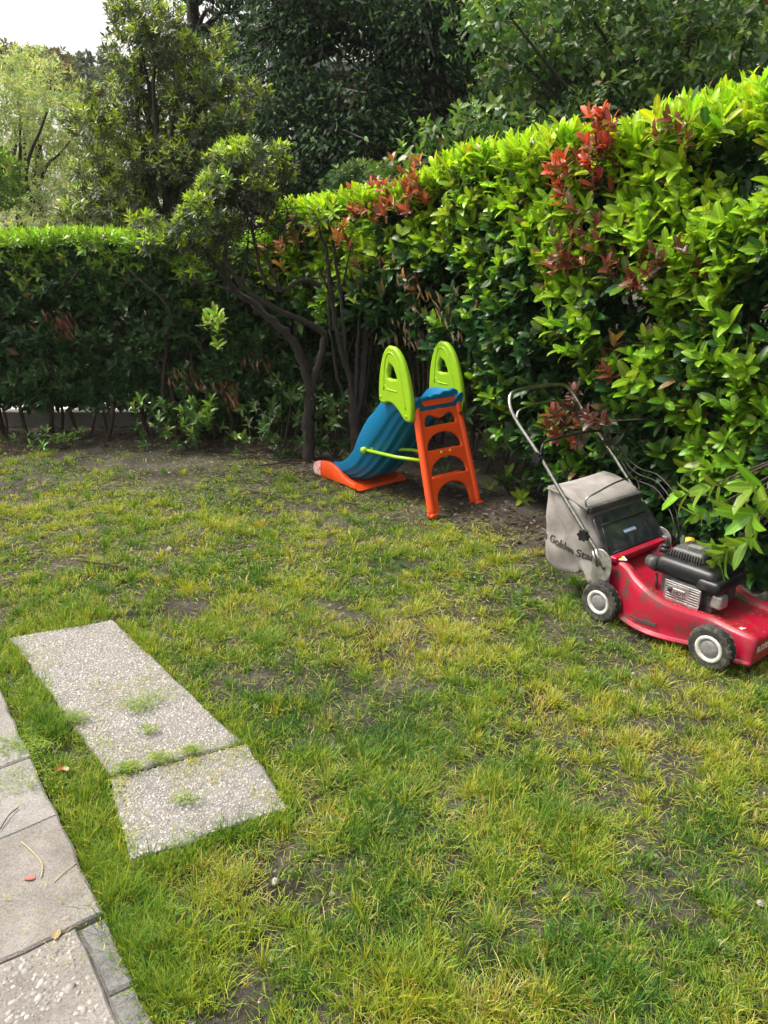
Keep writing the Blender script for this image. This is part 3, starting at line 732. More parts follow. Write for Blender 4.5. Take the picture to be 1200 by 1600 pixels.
# hanging withered leaves
def withered(px, py, Y, n, w, h, root, cols=((.20, .07, .04), (.13, .06, .04), (.22, .12, .08))):
    lv = Leaves(); c = np.array(yp(px, py, Y)); P = c+np.c_[RNG.normal(0, w, n), RNG.normal(0, .04, n), RNG.uniform(-h, h, n)]; P[:, 0] += (P[:, 2]-c[2])*-.45
    L = np.array([[.25, -.05, -1.0]])+RNG.normal(0, .22, (n, 3)); N = RNG.normal(0, 1, (n, 3))+np.array([[0, -1, 0]])
    lv.add(P, L, N, .06+.04*RNG.random(n), .014+.008*RNG.random(n), np.array(cols)[RNG.choice(len(cols), n)]*(.7+.6*RNG.random((n, 1))))
    o = build_leaves(lv, root, M_MATT, 'mid', 0, 'withered_leaves'); o['label'] = 'cluster of hanging brown withered leaves'
withered(88, 500, 6.40, 50, .06, .11, hl); withered(290, 590, 6.3, 22, .06, .09, hl); withered(355, 612, 6.3, 40, .06, .12, hl); withered(400, 560, 6.4, 18, .08, .08, hl)
withered(640, 520, 5.45, 50, .14, .12, hr, ((.2, .13, .08), (.28, .2, .14), (.13, .09, .06)))
withered(700, 480, 5.1, 50, .16, .16, hr, ((.2, .13, .08), (.28, .2, .14), (.13, .09, .06)))
withered(620, 420, 5.5, 30, .2, .12, hr, ((.2, .13, .08), (.3, .13, .1), (.13, .09, .06)))

# ---- photinia shoots (red) growing through the hedge
def near_hedge(px, py, off=.12):
    """walk along the sight line until it meets the hedge face"""
    d = np.array(ray(px, py)); ts = np.linspace(1.5, 8, 260); Q = np.array([0, 0, CAM_H])+ts[:, None]*d
    ss = np.linspace(0, Lh, 160); B = f(ss)[:, :2]; N2 = nrm(ss)
    for q in Q:
        i = np.argmin(((B-q[:2])**2).sum(1))
        if (q[:2]-B[i])@N2[i] < off+.06: return q, N2[i]
    return Q[-1], N2[-1]
def photinia(spots, lab, base, red, group='red-leaved photinias in the hedge'):
    root = empty('photinia_shrub', base, lab, 'shrub', group=group); lv = Leaves(); paths = []
    for (px, py, n, sp, tone) in spots:
        c, nn = near_hedge(px, py, .12); n = max(2, int(n*.8)); P = c+RNG.normal(0, sp, (n, 3))*np.array([1, .6, 1]); P[:, :2] += nn*.03
        D = np.c_[np.tile(nn*.5, (n, 1)), np.full(n, .8)]+RNG.normal(0, .3, (n, 3))
        col = np.array(red)*tone; col = col[None]*np.array([[1, 1, 1]])*(.55+.75*RNG.random((n, 1)))+RNG.random((n, 1))*np.array([[.02, .05, .01]]); sprigs(lv, P, D, 7, .072, .40, .05, col, col[0]*.35+np.array((.012, .028, .008)), RNG.random(n)*.8+.25, .4, 1.15, .4)
        q = P[0]-np.r_[nn*.25, 0]; paths.append((np.array([(base[0], base[1], 0), (*((np.array(base[:2])+q[:2])/2), q[2]*.6), tuple(q), tuple(P[0])]), [.014, .01, .006, .003]))
    build_leaves(lv, root, M_LAUREL, 'big', 200); stems_obj('stem', paths, M_TWIG, root, 5)
photinia([(945, 205, 9, .045, 1.25), (955, 232, 8, .05, 1.2), (935, 255, 5, .04, 1.1), (905, 280, 8, .06, 1), (925, 300, 8, .06, .75), (880, 295, 5, .05, 1.3)],
         'photinia with bright red young leaves at the top of the hedge, above the mower', (1.75, 4.15, 0), (.36, .045, .03))
photinia([(905, 385, 8, .07, .6), (890, 405, 8, .07, .7), (960, 420, 6, .06, .6), (970, 440, 6, .06, .7), (1000, 445, 6, .07, .5), (1030, 435, 4, .05, .5), (945, 395, 4, .05, .9), (1050, 215, 3, .04, 1.2), (1060, 240, 3, .04, 1.0), (955, 590, 4, .05, 1.0), (900, 650, 9, .06, .45), (925, 670, 8, .06, .55), (880, 665, 6, .06, .5), (1090, 420, 3, .04, .5)],
         'dark maroon photinia leaves halfway up the hedge and behind the mower handle', (1.85, 4.05, 0), (.3, .045, .04))
photinia([(605, 300, 7, .05, 1.1), (630, 296, 8, .06, 1.2), (655, 290, 8, .05, 1.2), (665, 318, 6, .06, .9), (590, 322, 8, .07, .95), (560, 340, 7, .07, .9), (640, 335, 6, .06, .7)],
         'photinia with salmon red leaves on the hedge top above the slide', (.35, 6.2, 0), (.40, .075, .05))
photinia([(440, 375, 7, .07, .8), (470, 372, 8, .07, .9), (500, 355, 6, .05, .9), (548, 372, 5, .04, 1.3), (545, 385, 4, .04, 1.2), (415, 425, 6, .05, .8), (575, 425, 4, .05, .6), (452, 395, 6, .06, .7), (655, 450, 4, .04, .6), (300, 520, 5, .05, .55)],
         'photinia with orange-red leaves beside the bare tree stems', (-.2, 6.7, 0), (.42, .13, .06))

# ================================================================== FENCE BEHIND THE LEFT HEDGE
M_WALL = concrete('low_wall_concrete', (.2, .19, .17), (.32, .3, .28), 5, .4)
M_WIRE = simple('galvanised_wire', (.35, .36, .36), .45, .8, (.22, .22, .22), 50, 0)
mb = MB(); mb.box((-2.2, 7.28, .05), (5.6, .16, .20)); o = mb.obj('low_wall', M_WALL); bevel(o, .008); setp(o, 'low concrete wall under the wire fence behind the left hedge', 'wall')
fe = empty('wire_fence', (-2.2, 7.28, .2), 'diamond wire mesh fence standing on the low concrete wall', 'fence')
for k in range(4):
    mb = MB(); mb.tube([(-2.5+k*1.6, 0, 0), (-2.5+k*1.6, 0, 1.15)], .02, 8); mb.obj('post', M_WIRE, fe, True)
paths = []
for k in range(-22, 114):
    for sg in (1, -1):
        x0 = -2.6+k*.055; x1 = x0+sg*1.05
        if sg < 0: x0 += 1.05; x1 += 1.05
        t0, t1 = 0.0, 1.0
        for lim, s2 in ((-2.6, 1), (2.6, -1)):
            pass
        if min(x0, x1) < -2.65 or max(x0, x1) > 2.7: continue
        paths.append((np.array([(x0-2.2, 7.28+sg*.002, .2), (x1-2.2, 7.28+sg*.002, 1.25)]), [.0016, .0016]))
stems_obj('wire_mesh', paths, M_WIRE, fe, 3, 'stuff')
M_PAVE = concrete('pale_pavement', (.55, .54, .5), (.68, .67, .64), 2, .2)
o = pymesh('pavement', [(-14, 7.45, .02), (-2.3, 7.45, .02), (-2.7, 8.6, .02), (-14, 8.6, .02)], [(0, 1, 2, 3)], M_PAVE); setp(o, kind='structure')

# ================================================================== TREES
def crown_rosettes(lv, clumps, n, seed, nl, ll, lw, cn, co, newp=.35, up=.8, stem=.05, op=(.55, 1.4), thr=.36):
    r = np.random.default_rng(seed); vol = np.array([c[1]**2 for c in clumps]); vol /= vol.sum()
    I = r.choice(len(clumps), n, p=vol); C = np.array([c[0] for c in clumps])[I]; Rr = np.array([c[1] for c in clumps])[I]
    u = unit(r.normal(0, 1, (n, 3))); rad = Rr*(.45+.6*r.random(n)**.6)
    P = C+u*rad[:, None]*np.array([1, 1, .8])
    k = fbm(P, 2.6/max(.4, np.median(Rr)*1.2), seed) > thr; P = P[k]; u = u[k]; n = len(P)
    D = u+np.array([[0, 0, up]])+r.normal(0, .3, (n, 3))
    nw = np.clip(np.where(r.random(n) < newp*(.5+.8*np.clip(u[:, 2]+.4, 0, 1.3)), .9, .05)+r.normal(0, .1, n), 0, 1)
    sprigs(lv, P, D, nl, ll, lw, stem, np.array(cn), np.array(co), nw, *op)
    return P
def limb_paths(base, targets, r0, seed, n=5, sag=.1):
    r = np.random.default_rng(seed); out = []
    for t in targets:
        b_ = np.array(base, float); t = np.array(t, float); pts = [b_]
        for i in range(1, n): q = i/n; p = b_+(t-b_)*np.array([q**1.3, q**1.3, q**.85]); pts.append(p+r.normal(0, .03*np.linalg.norm(t-b_)*.6, 3))
        pts.append(t); P = smooth_path(pts, 3); out.append((P, np.linspace(r0, r0*.18, len(P))))
    return out
def tree(name, loc, lab, clumps, n, seed, nl, ll, lw, cn, co, kind='mid', pick=0, newp=.35, r0=.06, trunk_h=1.0, mat=M_MATT, group=None, limbs=14, up=.8, op=(.55, 1.4), bark=None, stem=.05):
    root = empty(name, loc, lab, 'tree', group=group); lv = Leaves()
    crown_rosettes(lv, clumps, n, seed, nl, ll, lw, cn, co, newp, up, stem, op)
    o = build_leaves(lv, root, mat, kind, pick, 'crown', rest='mid' if kind == 'big' else None)
    fork = np.array(loc)+np.array([0, 0, trunk_h])
    P = smooth_path(wob([loc, np.array(loc)+[0.03, 0, trunk_h*.33], np.array(loc)+[0, .03, trunk_h*.66], fork], .02*trunk_h, seed), 4)
    stems_obj('trunk', [(P, np.linspace(r0*1.3, r0, len(P)))], bark or M_BARK, root, 10)
    r = np.random.default_rng(seed); tg = [c[0] for c in clumps]; r.shuffle(tg)
    for t in tg[:limbs]:
        pt = limb_paths(fork, [t], r0*.7, seed+int(abs(t[0])*100)); stems_obj('branch', pt, bark or M_BARK, root, 6)
    return root
def clumps_px(L, Y, jy, seed):
    r = np.random.default_rng(seed); out = []
    for (px, py, rp) in L:
        Yk = Y+r.normal(0, jy); out.append((yp(px, py, Yk), rp/F_PX*Yk*1.05))
    return out
# ---- front tree with the crooked limbs
t1 = gp(484, 722); B1 = (t1[0], t1[1], 0)
root = empty('crooked_tree', B1, 'small crooked tree with forked dark trunk leaning left and a tufted grey-green crown', 'tree')
def px_path(pts, k=5): return smooth_path([yp(a, b_, c) for a, b_, c in pts], k)
def limb(pts, r0, r1, name='branch', mat=M_BARKG, n=9, rt=root):
    P = px_path(pts); rng = np.random.default_rng(int(pts[0][0])); P[1:-1] += rng.normal(0, r0*.12, P[1:-1].shape)
    return stems_obj(name, [(P, np.linspace(r0, r1, len(P))*(1+.08*np.sin(np.arange(len(P))*1.7)))], mat, rt, n)
limb([(484, 728, 5.9), (483, 690, 5.9), (481, 650, 5.9), (486, 606, 5.9)], .052, .044, 'trunk', n=12)
limb([(485, 612, 5.9), (472, 565, 5.88), (455, 530, 5.85), (430, 505, 5.82), (400, 480, 5.8), (372, 458, 5.78), (350, 432, 5.76), (336, 412, 5.75)], .04, .018)
limb([(486, 612, 5.9), (495, 580, 5.9), (504, 545, 5.9), (508, 520, 5.9)], .032, .026)
limb([(508, 522, 5.9), (490, 510, 5.86), (462, 497, 5.8), (430, 482, 5.75), (400, 465, 5.72), (378, 445, 5.7), (362, 424, 5.7), (350, 400, 5.7)], .027, .014)
limb([(500, 447, 5.85), (484, 439, 5.78), (466, 440, 5.72), (450, 450, 5.7), (438, 454, 5.7), (420, 444, 5.68), (408, 425, 5.66), (402, 398, 5.65), (396, 370, 5.65), (391, 345, 5.65)], .02, .010)
limb([(438, 454, 5.7), (424, 420, 5.66), (414, 398, 5.64), (384, 372, 5.62)], .012, .006)
limb([(350, 432, 5.76), (352, 400, 5.74), (362, 370, 5.72)], .012, .006); limb([(372, 458, 5.78), (345, 450, 5.74), (322, 440, 5.7), (300, 446, 5.68)], .013, .005)
limb([(336, 412, 5.75), (322, 395, 5.72), (318, 370, 5.7)], .014, .006); limb([(378, 445, 5.7), (384, 410, 5.7), (388, 375, 5.7)], .012, .006)
cl = clumps_px([(355, 270, 34), (400, 250, 32), (430, 275, 26), (375, 300, 36), (335, 300, 28), (420, 310, 26), (320, 335, 30), (345, 355, 30), (300, 365, 28), (330, 385, 26), (365, 250, 24), (440, 240, 14), (405, 225, 12), (280, 390, 20), (295, 420, 16), (250, 380, 24), (225, 345, 22)], 5.7, .12, 3)
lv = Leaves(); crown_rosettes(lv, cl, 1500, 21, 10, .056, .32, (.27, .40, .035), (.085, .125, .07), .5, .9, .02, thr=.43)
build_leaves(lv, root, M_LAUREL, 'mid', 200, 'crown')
paths = []; r = np.random.default_rng(8)
for k in range(420):
    c = cl[r.integers(0, 12)]; p0 = np.array(c[0])+r.normal(0, c[1]*.4, 3)+np.array([0, 0, -.06]); d = unit(r.normal(0, 1, 3)+np.array([0, 0, .5])); L = r.uniform(.08, .22)
    paths.append((np.array([p0, p0+d*L*.5+r.normal(0, .012, 3), p0+d*L]), [.004, .003, .0015]))
for k in range(160):
    p0 = np.array(yp(395+r.normal(0, 22), 335+r.normal(0, 24), 5.65+r.normal(0, .08))); d = unit(r.normal(0, 1, 3)+np.array([0, 0, .4])); L = r.uniform(.08, .22)
    paths.append((np.array([p0, p0+d*L*.5+r.normal(0, .015, 3), p0+d*L]), [.0045, .003, .0015]))
stems_obj('twigs', paths, M_BARKG, root, 3, 'stuff')
# ---- second tree, a bundle of bare upright stems
root2 = empty('bare_stemmed_tree', gp(556, 718), 'small tree with a bundle of bare upright stems behind the slide chute', 'tree')
for pts, a, b_ in [([(556, 722, 5.95), (556, 680, 5.95), (553, 640, 5.95), (550, 612, 5.95)], .052, .04),
                  ([(551, 616, 5.95), (546, 588, 5.93), (533, 548, 5.9), (524, 505, 5.88), (518, 460, 5.86), (513, 415, 5.85), (508, 385, 5.85), (499, 360, 5.85)], .026, .010),
                  ([(549, 600, 5.95), (541, 560, 5.92), (538, 515, 5.9), (532, 460, 5.9), (524, 405, 5.9), (518, 370, 5.9), (512, 346, 5.9)], .02, .008),
                  ([(556, 640, 5.95), (557, 590, 5.92), (559, 540, 5.9), (561, 492, 5.9)], .022, .011),
                  ([(557, 650, 5.95), (567, 600, 5.96), (570, 550, 5.95), (572, 500, 5.95), (577, 440, 5.95), (575, 395, 5.95), (569, 350, 5.95)], .033, .010),
                  ([(571, 530, 5.95), (583, 515, 5.93), (592, 490, 5.9), (600, 465, 5.9)], .015, .007),
                  ([(545, 640, 5.97), (528, 590, 5.97), (520, 540, 5.97), (515, 500, 5.97), (512, 440, 5.97)], .016, .008),
                  ([(518, 470, 5.86), (508, 440, 5.8), (500, 420, 5.8)], .01, .004), ([(532, 460, 5.9), (541, 420, 5.85), (548, 385, 5.85)], .01, .004)]:
    limb(pts, a, b_, 'stem' if a < .05 else 'trunk', M_BARKG, 9, root2)
lv = Leaves(); cl = clumps_px([(500, 350, 14), (520, 340, 14), (570, 345, 12), (600, 450, 12), (560, 480, 9), (450, 345, 14)], 5.85, .05, 4)
crown_rosettes(lv, cl, 90, 22, 8, .07, .33, LAUREL_NEW, LAUREL_OLD, .6, .8, .05); build_leaves(lv, root2, M_LAUREL, 'big', 60, 'crown')

# ---- tall bushy tree behind the left hedge
cl = clumps_px([(215, 30, 34), (250, 60, 36), (290, 90, 30), (215, 90, 36), (250, 130, 40), (205, 150, 34), (300, 150, 34), (340, 130, 26), (340, 70, 20), (370, 160, 26), (400, 150, 18), (360, 200, 26), (320, 200, 36), (260, 200, 42), (205, 205, 38), (150, 200, 28), (125, 190, 20), (140, 150, 16), (180, 250, 40), (240, 260, 42), (300, 260, 40), (150, 270, 30), (140, 320, 34), (190, 320, 40), (250, 330, 42), (300, 320, 34), (120, 340, 20), (330, 100, 14), (275, 30, 14), (195, 10, 20), (220, 370, 36), (160, 370, 30), (285, 375, 34), (330, 350, 30)], 8.4, .3, 5)
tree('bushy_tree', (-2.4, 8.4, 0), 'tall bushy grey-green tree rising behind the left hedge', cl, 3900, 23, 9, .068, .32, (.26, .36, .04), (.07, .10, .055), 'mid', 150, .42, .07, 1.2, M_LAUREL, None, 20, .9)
# ---- airy tree to the left, leaf colours lightened to paint haze
cl = clumps_px([(10, 120, 40), (50, 110, 36), (85, 140, 34), (30, 170, 46), (80, 190, 40), (110, 220, 26), (20, 230, 46), (70, 250, 44), (110, 280, 26), (20, 300, 46), (70, 320, 44), (110, 345, 24), (30, 365, 40), (90, 370, 26), (-30, 150, 50), (-30, 250, 60), (-30, 340, 50)], 17, 1.2, 6)
tree('airy_tree', (-8.0, 17.5, 0), 'feathery light green tree with haze painted into its pale leaves at the left edge beyond the hedge', cl, 4600, 24, 7, .10, .28, (.42, .50, .21), (.28, .37, .18), 'small', 0, .5, .1, 2.0, M_MATT, None, 16, .2, (.6, 1.5))
cl = clumps_px([(-20, 255, 30), (5, 270, 24), (10, 300, 24)], 12, .3, 61)
tree('sapling', (-6.3, 12, 0), 'fresh green sapling cut by the left edge of the picture', cl, 420, 240, 7, .09, .35, (.22, .36, .06), (.09, .17, .04), 'small', 0, .5, .05, 1.6, M_MATT, None, 3, .4)
# ---- far trees, paleness of distant haze put into their leaf colours
for (L, Y, lab, nm, cn, co, n) in [([(120, 105, 14), (132, 95, 10), (128, 125, 22), (150, 130, 20), (165, 120, 14), (110, 130, 20)], 62, 'distant blue-green tree top against the white sky', 'far_tree', (.10, .15, .08), (.05, .09, .05), 800),
                            ([(30, 95, 18), (60, 92, 16), (90, 98, 18), (5, 90, 20), (45, 120, 30), (90, 125, 28)], 42, 'hazy brownish tree behind the feathery tree', 'far_tree', (.16, .15, .07), (.10, .10, .05), 1200),
                            ([(150, 165, 30), (120, 175, 30), (175, 190, 30), (150, 220, 40), (120, 250, 40), (170, 280, 50), (140, 330, 50), (190, 340, 50), (150, 380, 50)], 30, 'light green distant tree seen beside the bushy tree', 'far_tree', (.26, .34, .12), (.15, .22, .09), 2200),
                            ([(170, 90, 12), (178, 110, 18), (190, 130, 26)], 50, 'distant tree top just left of the bushy tree', 'far_tree', (.11, .15, .07), (.06, .09, .05), 500)]:
    cl = clumps_px(L, Y, 1.2, 7); b_ = cl[0][0]
    tree(nm, (b_[0], Y, -.05), lab, cl, n, int(Y), 6, .0062*Y, .4, cn, co, 'small', 0, .4, .2, max(1, b_[2]*.5), M_MATT, 'far trees', 5, .4, (.6, 1.5))
# ---- big dark trees in the middle: drooping layered sprays
def spray_tree(loc, lab, boughs, seed, cn, co, trunk_pts, r0, ll=.095, per=46, kind='small'):
    root = empty('dark_tree', loc, lab, 'tree', group='tall dark trees behind the garden'); r = np.random.default_rng(seed); lv = Leaves(); T = smooth_path(trunk_pts, 6)
    stems_obj('trunk', [(T, np.linspace(r0, r0*.4, len(T)))], M_BARK, root, 10)
    for (tip, wid) in boughs:
        tip = np.array(tip, float); zz = np.clip(tip[2]+.2, T[0][2]+.8, T[-1][2]); k = np.argmin(np.abs(T[:, 2]-zz)); b0 = T[k]
        mid = (b0+tip)/2+np.array([0, 0, .25]); P = smooth_path([b0, mid, tip], 5); stems_obj('branch', [(P, np.linspace(r0*.3, .008, len(P)))], M_BARK, root, 5)
        # flat fan of leaves round the outer part of the bough
        n = int(per*wid*wid*26); t = .35+.7*r.random(n); base = b0+(tip-b0)*t[:, None]; base[:, 2] += .25*np.sin(np.clip(t, 0, 1)*math.pi)
        side = unit(np.cross(tip-b0, [0, 0, 1.0])); off = r.uniform(-1, 1, n)*wid*(1.15-t*.35)
        lay = r.choice([0, -.25, .2], n)*wid
        Pn = base+side*off[:, None]; Pn[:, 2] += lay-.55*np.abs(off)**1.5+r.normal(0, .05, n)
        Pn += r.normal(0, .06, (n, 3))
        kk = fbm(Pn*np.array([1, 1, 2.6]), 1.2, seed) > .47; Pn = Pn[kk]; off = off[kk]; n = len(Pn)
        out_ = unit(tip-b0)*.6+side*np.sign(off)[:, None]*.6; L = out_+np.array([[0, 0, -.45]])+r.normal(0, .4, (n, 3))
        N = np.array([[0, 0, 1.0]])+r.normal(0, .35, (n, 3))-out_*.0
        nw = (r.random(n) < .4)[:, None]*r.random((n, 1)); c = np.array(cn)*nw+np.array(co)*(1-nw); c = c*(.7+.6*r.random((n, 1)))
        lv.add(Pn, L, N, ll*(.6+.8*r.random(n)), ll*.42*(.6+.7*r.random(n)), c)
    build_leaves(lv, root, M_MATT, kind, 0, 'crown'); return root
def boughs_px(pxs, Y, seed, w=.7, jy=.9):
    r = np.random.default_rng(seed); return [(yp(a+r.normal(0, 4), b_+r.normal(0, 4), Y-.6+r.normal(0, jy)), w*r.uniform(.75, 1.25)) for a, b_ in pxs]
DN, DO = (.11, .22, .08), (.013, .034, .015)  # first tone paints lit fronds, mixed at random among the dark leaves
g1 = [(x_, y_) for y_ in range(-90, 400, 34) for x_ in range(395, 625, 44)]
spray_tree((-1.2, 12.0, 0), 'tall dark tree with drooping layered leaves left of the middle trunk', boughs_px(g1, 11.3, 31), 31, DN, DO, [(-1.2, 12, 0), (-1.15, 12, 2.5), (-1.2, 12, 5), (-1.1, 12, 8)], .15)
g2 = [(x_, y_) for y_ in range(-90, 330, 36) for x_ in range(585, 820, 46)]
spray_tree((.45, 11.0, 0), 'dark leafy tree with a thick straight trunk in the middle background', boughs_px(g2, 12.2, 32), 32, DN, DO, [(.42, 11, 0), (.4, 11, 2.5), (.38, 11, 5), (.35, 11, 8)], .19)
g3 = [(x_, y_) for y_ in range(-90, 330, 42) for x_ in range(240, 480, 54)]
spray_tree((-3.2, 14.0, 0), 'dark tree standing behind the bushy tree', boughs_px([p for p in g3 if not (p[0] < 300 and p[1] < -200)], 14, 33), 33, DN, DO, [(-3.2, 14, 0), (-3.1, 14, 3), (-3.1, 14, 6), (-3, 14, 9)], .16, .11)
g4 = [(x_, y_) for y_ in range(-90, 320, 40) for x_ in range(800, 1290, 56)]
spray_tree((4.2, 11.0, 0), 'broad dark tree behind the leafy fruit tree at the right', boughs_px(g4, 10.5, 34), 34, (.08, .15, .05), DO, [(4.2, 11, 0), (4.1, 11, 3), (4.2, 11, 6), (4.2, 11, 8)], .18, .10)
# ---- leafy tree at the upper right with oval leaves
cl = clumps_px([(700, 215, 28), (740, 225, 26), (680, 195, 20), (780, 190, 34), (820, 220, 28), (760, 60, 34), (800, 30, 36), (830, 90, 38), (790, 130, 34), (860, 150, 38), (880, 60, 42), (900, 200, 34), (930, 110, 42), (960, 40, 44), (940, 170, 36), (990, 160, 34), (1000, 90, 44), (1030, 30, 44), (1050, 130, 36), (1080, 80, 42), (1110, 20, 44), (1120, 120, 34), (1160, 70, 40), (1190, 20, 40), (1190, 120, 30), (1230, 80, 50), (880, -30, 50), (980, -40, 50), (1100, -40, 50), (720, 20, 24), (600, 275, 14), (640, 260, 16)], 6.9, .35, 8)
tree('leafy_tree', (2.9, 7.2, 0), 'leafy green tree with oval pointed leaves above the right hedge', cl, 2300, 26, 8, .068, .52, (.14, .24, .05), (.05, .11, .032), 'big', 300, .4, .06, 1.4, M_LAUREL, None, 30, .1, (.7, 1.6), M_BARKG, .12)
r = np.random.default_rng(3)
for k, xx in enumerate((905, 945, 975, 1020, 1062, 1110, 1135, 1165)):
    pass
root3 = empty('sapling_clump', (3.3, 8.0, 0), 'clump of thin upright stems behind the top of the right hedge', 'tree')
for xx in (905, 948, 975, 1022, 1062, 1110, 1135, 1168):
    limb([(xx+r.normal(0, 6), 420, 8.0), (xx, 260, 8.0), (xx+r.normal(0, 8), 140, 8), (xx+r.normal(0, 16), 20, 8), (xx+r.normal(0, 20), -80, 8)], .028, .014, 'stem', M_BARK, 6, root3)
for pts in ([(960, 230, 7.3), (920, 170, 7.2), (890, 110, 7.1), (860, 60, 7.0)], [(1130, 200, 7.3), (1100, 120, 7.2), (1040, 60, 7.1), (980, 20, 7)], [(900, 215, 7.0), (830, 208, 6.9), (780, 215, 6.8), (720, 205, 6.7), (690, 195, 6.6)]):
    limb(pts, .024, .007, 'branch', M_BARKG, 6, root3)
# ---- pale bush over the hedge corner
cl = clumps_px([(540, 285, 18), (565, 275, 20), (590, 285, 16), (520, 295, 12), (600, 268, 10), (560, 300, 20)], 8.2, .15, 9)
tree('garden_bush', (-.3, 8.2, 0), 'small blue-green bush showing above the far end of the laurel hedge', cl, 420, 27, 7, .06, .45, (.13, .22, .07), (.06, .12, .05), 'mid', 0, .4, .03, 1.2, M_MATT, None, 6)
# backing wood behind everything: one mass
lv = Leaves(); r = np.random.default_rng(55); n = 12000
pxx = r.uniform(300, 1330, n); pyy = r.uniform(-130, 430, n); YY = r.uniform(15, 19, n)
P = np.array([yp(a, b_, c) for a, b_, c in zip(pxx, pyy, YY)]); k = fbm(P, .9, 5) > .43; P = P[k]; n = len(P)
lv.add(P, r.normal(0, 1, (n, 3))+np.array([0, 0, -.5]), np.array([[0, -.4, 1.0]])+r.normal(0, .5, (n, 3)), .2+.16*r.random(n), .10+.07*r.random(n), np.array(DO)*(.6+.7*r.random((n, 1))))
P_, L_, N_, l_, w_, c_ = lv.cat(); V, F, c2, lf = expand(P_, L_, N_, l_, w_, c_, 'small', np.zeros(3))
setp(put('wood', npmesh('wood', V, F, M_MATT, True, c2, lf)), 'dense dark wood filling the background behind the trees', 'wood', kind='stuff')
# ---- house glimpsed between the trees
M_HOUSE = concrete('terracotta_render', (.30, .15, .11), (.38, .2, .15), 3, .2); M_ROOF = concrete('roof_sheet', (.16, .19, .17), (.24, .27, .25), 6, .3)
M_GLASS = simple('window_glass', (.03, .035, .04), .08, 0, None, 5, 0); M_FRAME = simple('window_frame', (.6, .6, .58), .5)
hs = empty('house', (2.2, 22, 0), 'terracotta rendered house glimpsed between the dark trees', 'house')
mb = MB(); mb.box((0, 3, 3.0), (9, 6, 6.2)); mb.obj('wall', M_HOUSE, hs)
mb = MB(); mb.add([(-5, -.6, 6.05), (5, -.6, 6.05), (5, 3, 7.6), (-5, 3, 7.6), (-5, 6.6, 6.05), (5, 6.6, 6.05), (-5, -.6, 6.25), (5, -.6, 6.25), (5, 3, 7.8), (-5, 3, 7.8), (-5, 6.6, 6.25), (5, 6.6, 6.25)],
                  [(0, 3, 2, 1), (3, 4, 5, 2), (6, 7, 8, 9), (9, 8, 11, 10), (0, 1, 7, 6), (4, 10, 11, 5), (0, 6, 9, 3), (3, 9, 10, 4), (1, 2, 8, 7), (2, 5, 11, 8)]); mb.obj('roof', M_ROOF, hs)
for i, (wx, wz) in enumerate([(-3, 1.5), (0, 1.5), (3, 1.5), (-3, 4.4), (0, 4.4), (3, 4.4)]):
    mb = MB(); mb.box((wx, -.03, wz), (1.1, .06, 1.5)); fr = mb.obj('window', M_FRAME, hs)
    mb = MB(); mb.box((wx-.26, -.066, wz), (.44, .012, 1.3)); mb.box((wx+.26, -.066, wz), (.44, .012, 1.3)); mb.obj('pane', M_GLASS, fr)
# ---- low plants at the hedge foot
def low_plant(px, py, lab, n, sp, h, cn, co, ll=.07, nm='low_shrub', z=None):
    g_ = gp(px, py); root = empty(nm, (g_[0], g_[1], 0), lab, 'shrub', group='small shrubs at the hedge foot'); lv = Leaves(); r = np.random.default_rng(px)
    P = np.array(g_)+np.c_[r.normal(0, sp, n), r.normal(0, sp*.5, n), h*r.random(n)]; D = np.array([[0, -.35, .8]])+r.normal(0, .45, (n, 3))
    sprigs(lv, P, D, 8, ll, .36, .06, np.array(cn), np.array(co), r.random(n)); build_leaves(lv, root, M_LAUREL, 'big', 120)
    stems_obj('stem', [(np.array([np.array(g_)+[0, 0, -.02], (np.array(g_)+p)/2+r.normal(0, .01, 3), p]), [.007, .005, .003]) for p in P[:14]], M_TWIG, root, 5)
low_plant(300, 704, 'light green leafy shoots at the foot of the left hedge near its middle', 60, .24, .42, (.15, .26, .035), (.06, .13, .03))
low_plant(330, 560, 'bright green sprig growing low out of the left hedge', 10, .10, .1, (.24, .4, .04), (.06, .14, .03)) if False else None
low_plant(440, 716, 'dark low shrub left of the crooked trunk', 60, .2, .6, (.06, .115, .03), (.035, .08, .02))
low_plant(525, 714, 'leafy low shrub between the two trunks', 44, .14, .5, (.11, .2, .04), (.04, .09, .025))
low_plant(60, 704, 'small pale green shoots at the foot of the left hedge by the picture edge', 26, .22, .16, (.14, .24, .05), (.06, .12, .03), .05)
low_plant(600, 712, 'dark leafy shoots behind the slide', 22, .14, .4, (.08, .15, .03), (.035, .08, .02))
low_plant(800, 775, 'laurel shoots at the hedge foot right of the ladder', 34, .17, .62, (.2, .32, .03), (.04, .1, .02), .095)
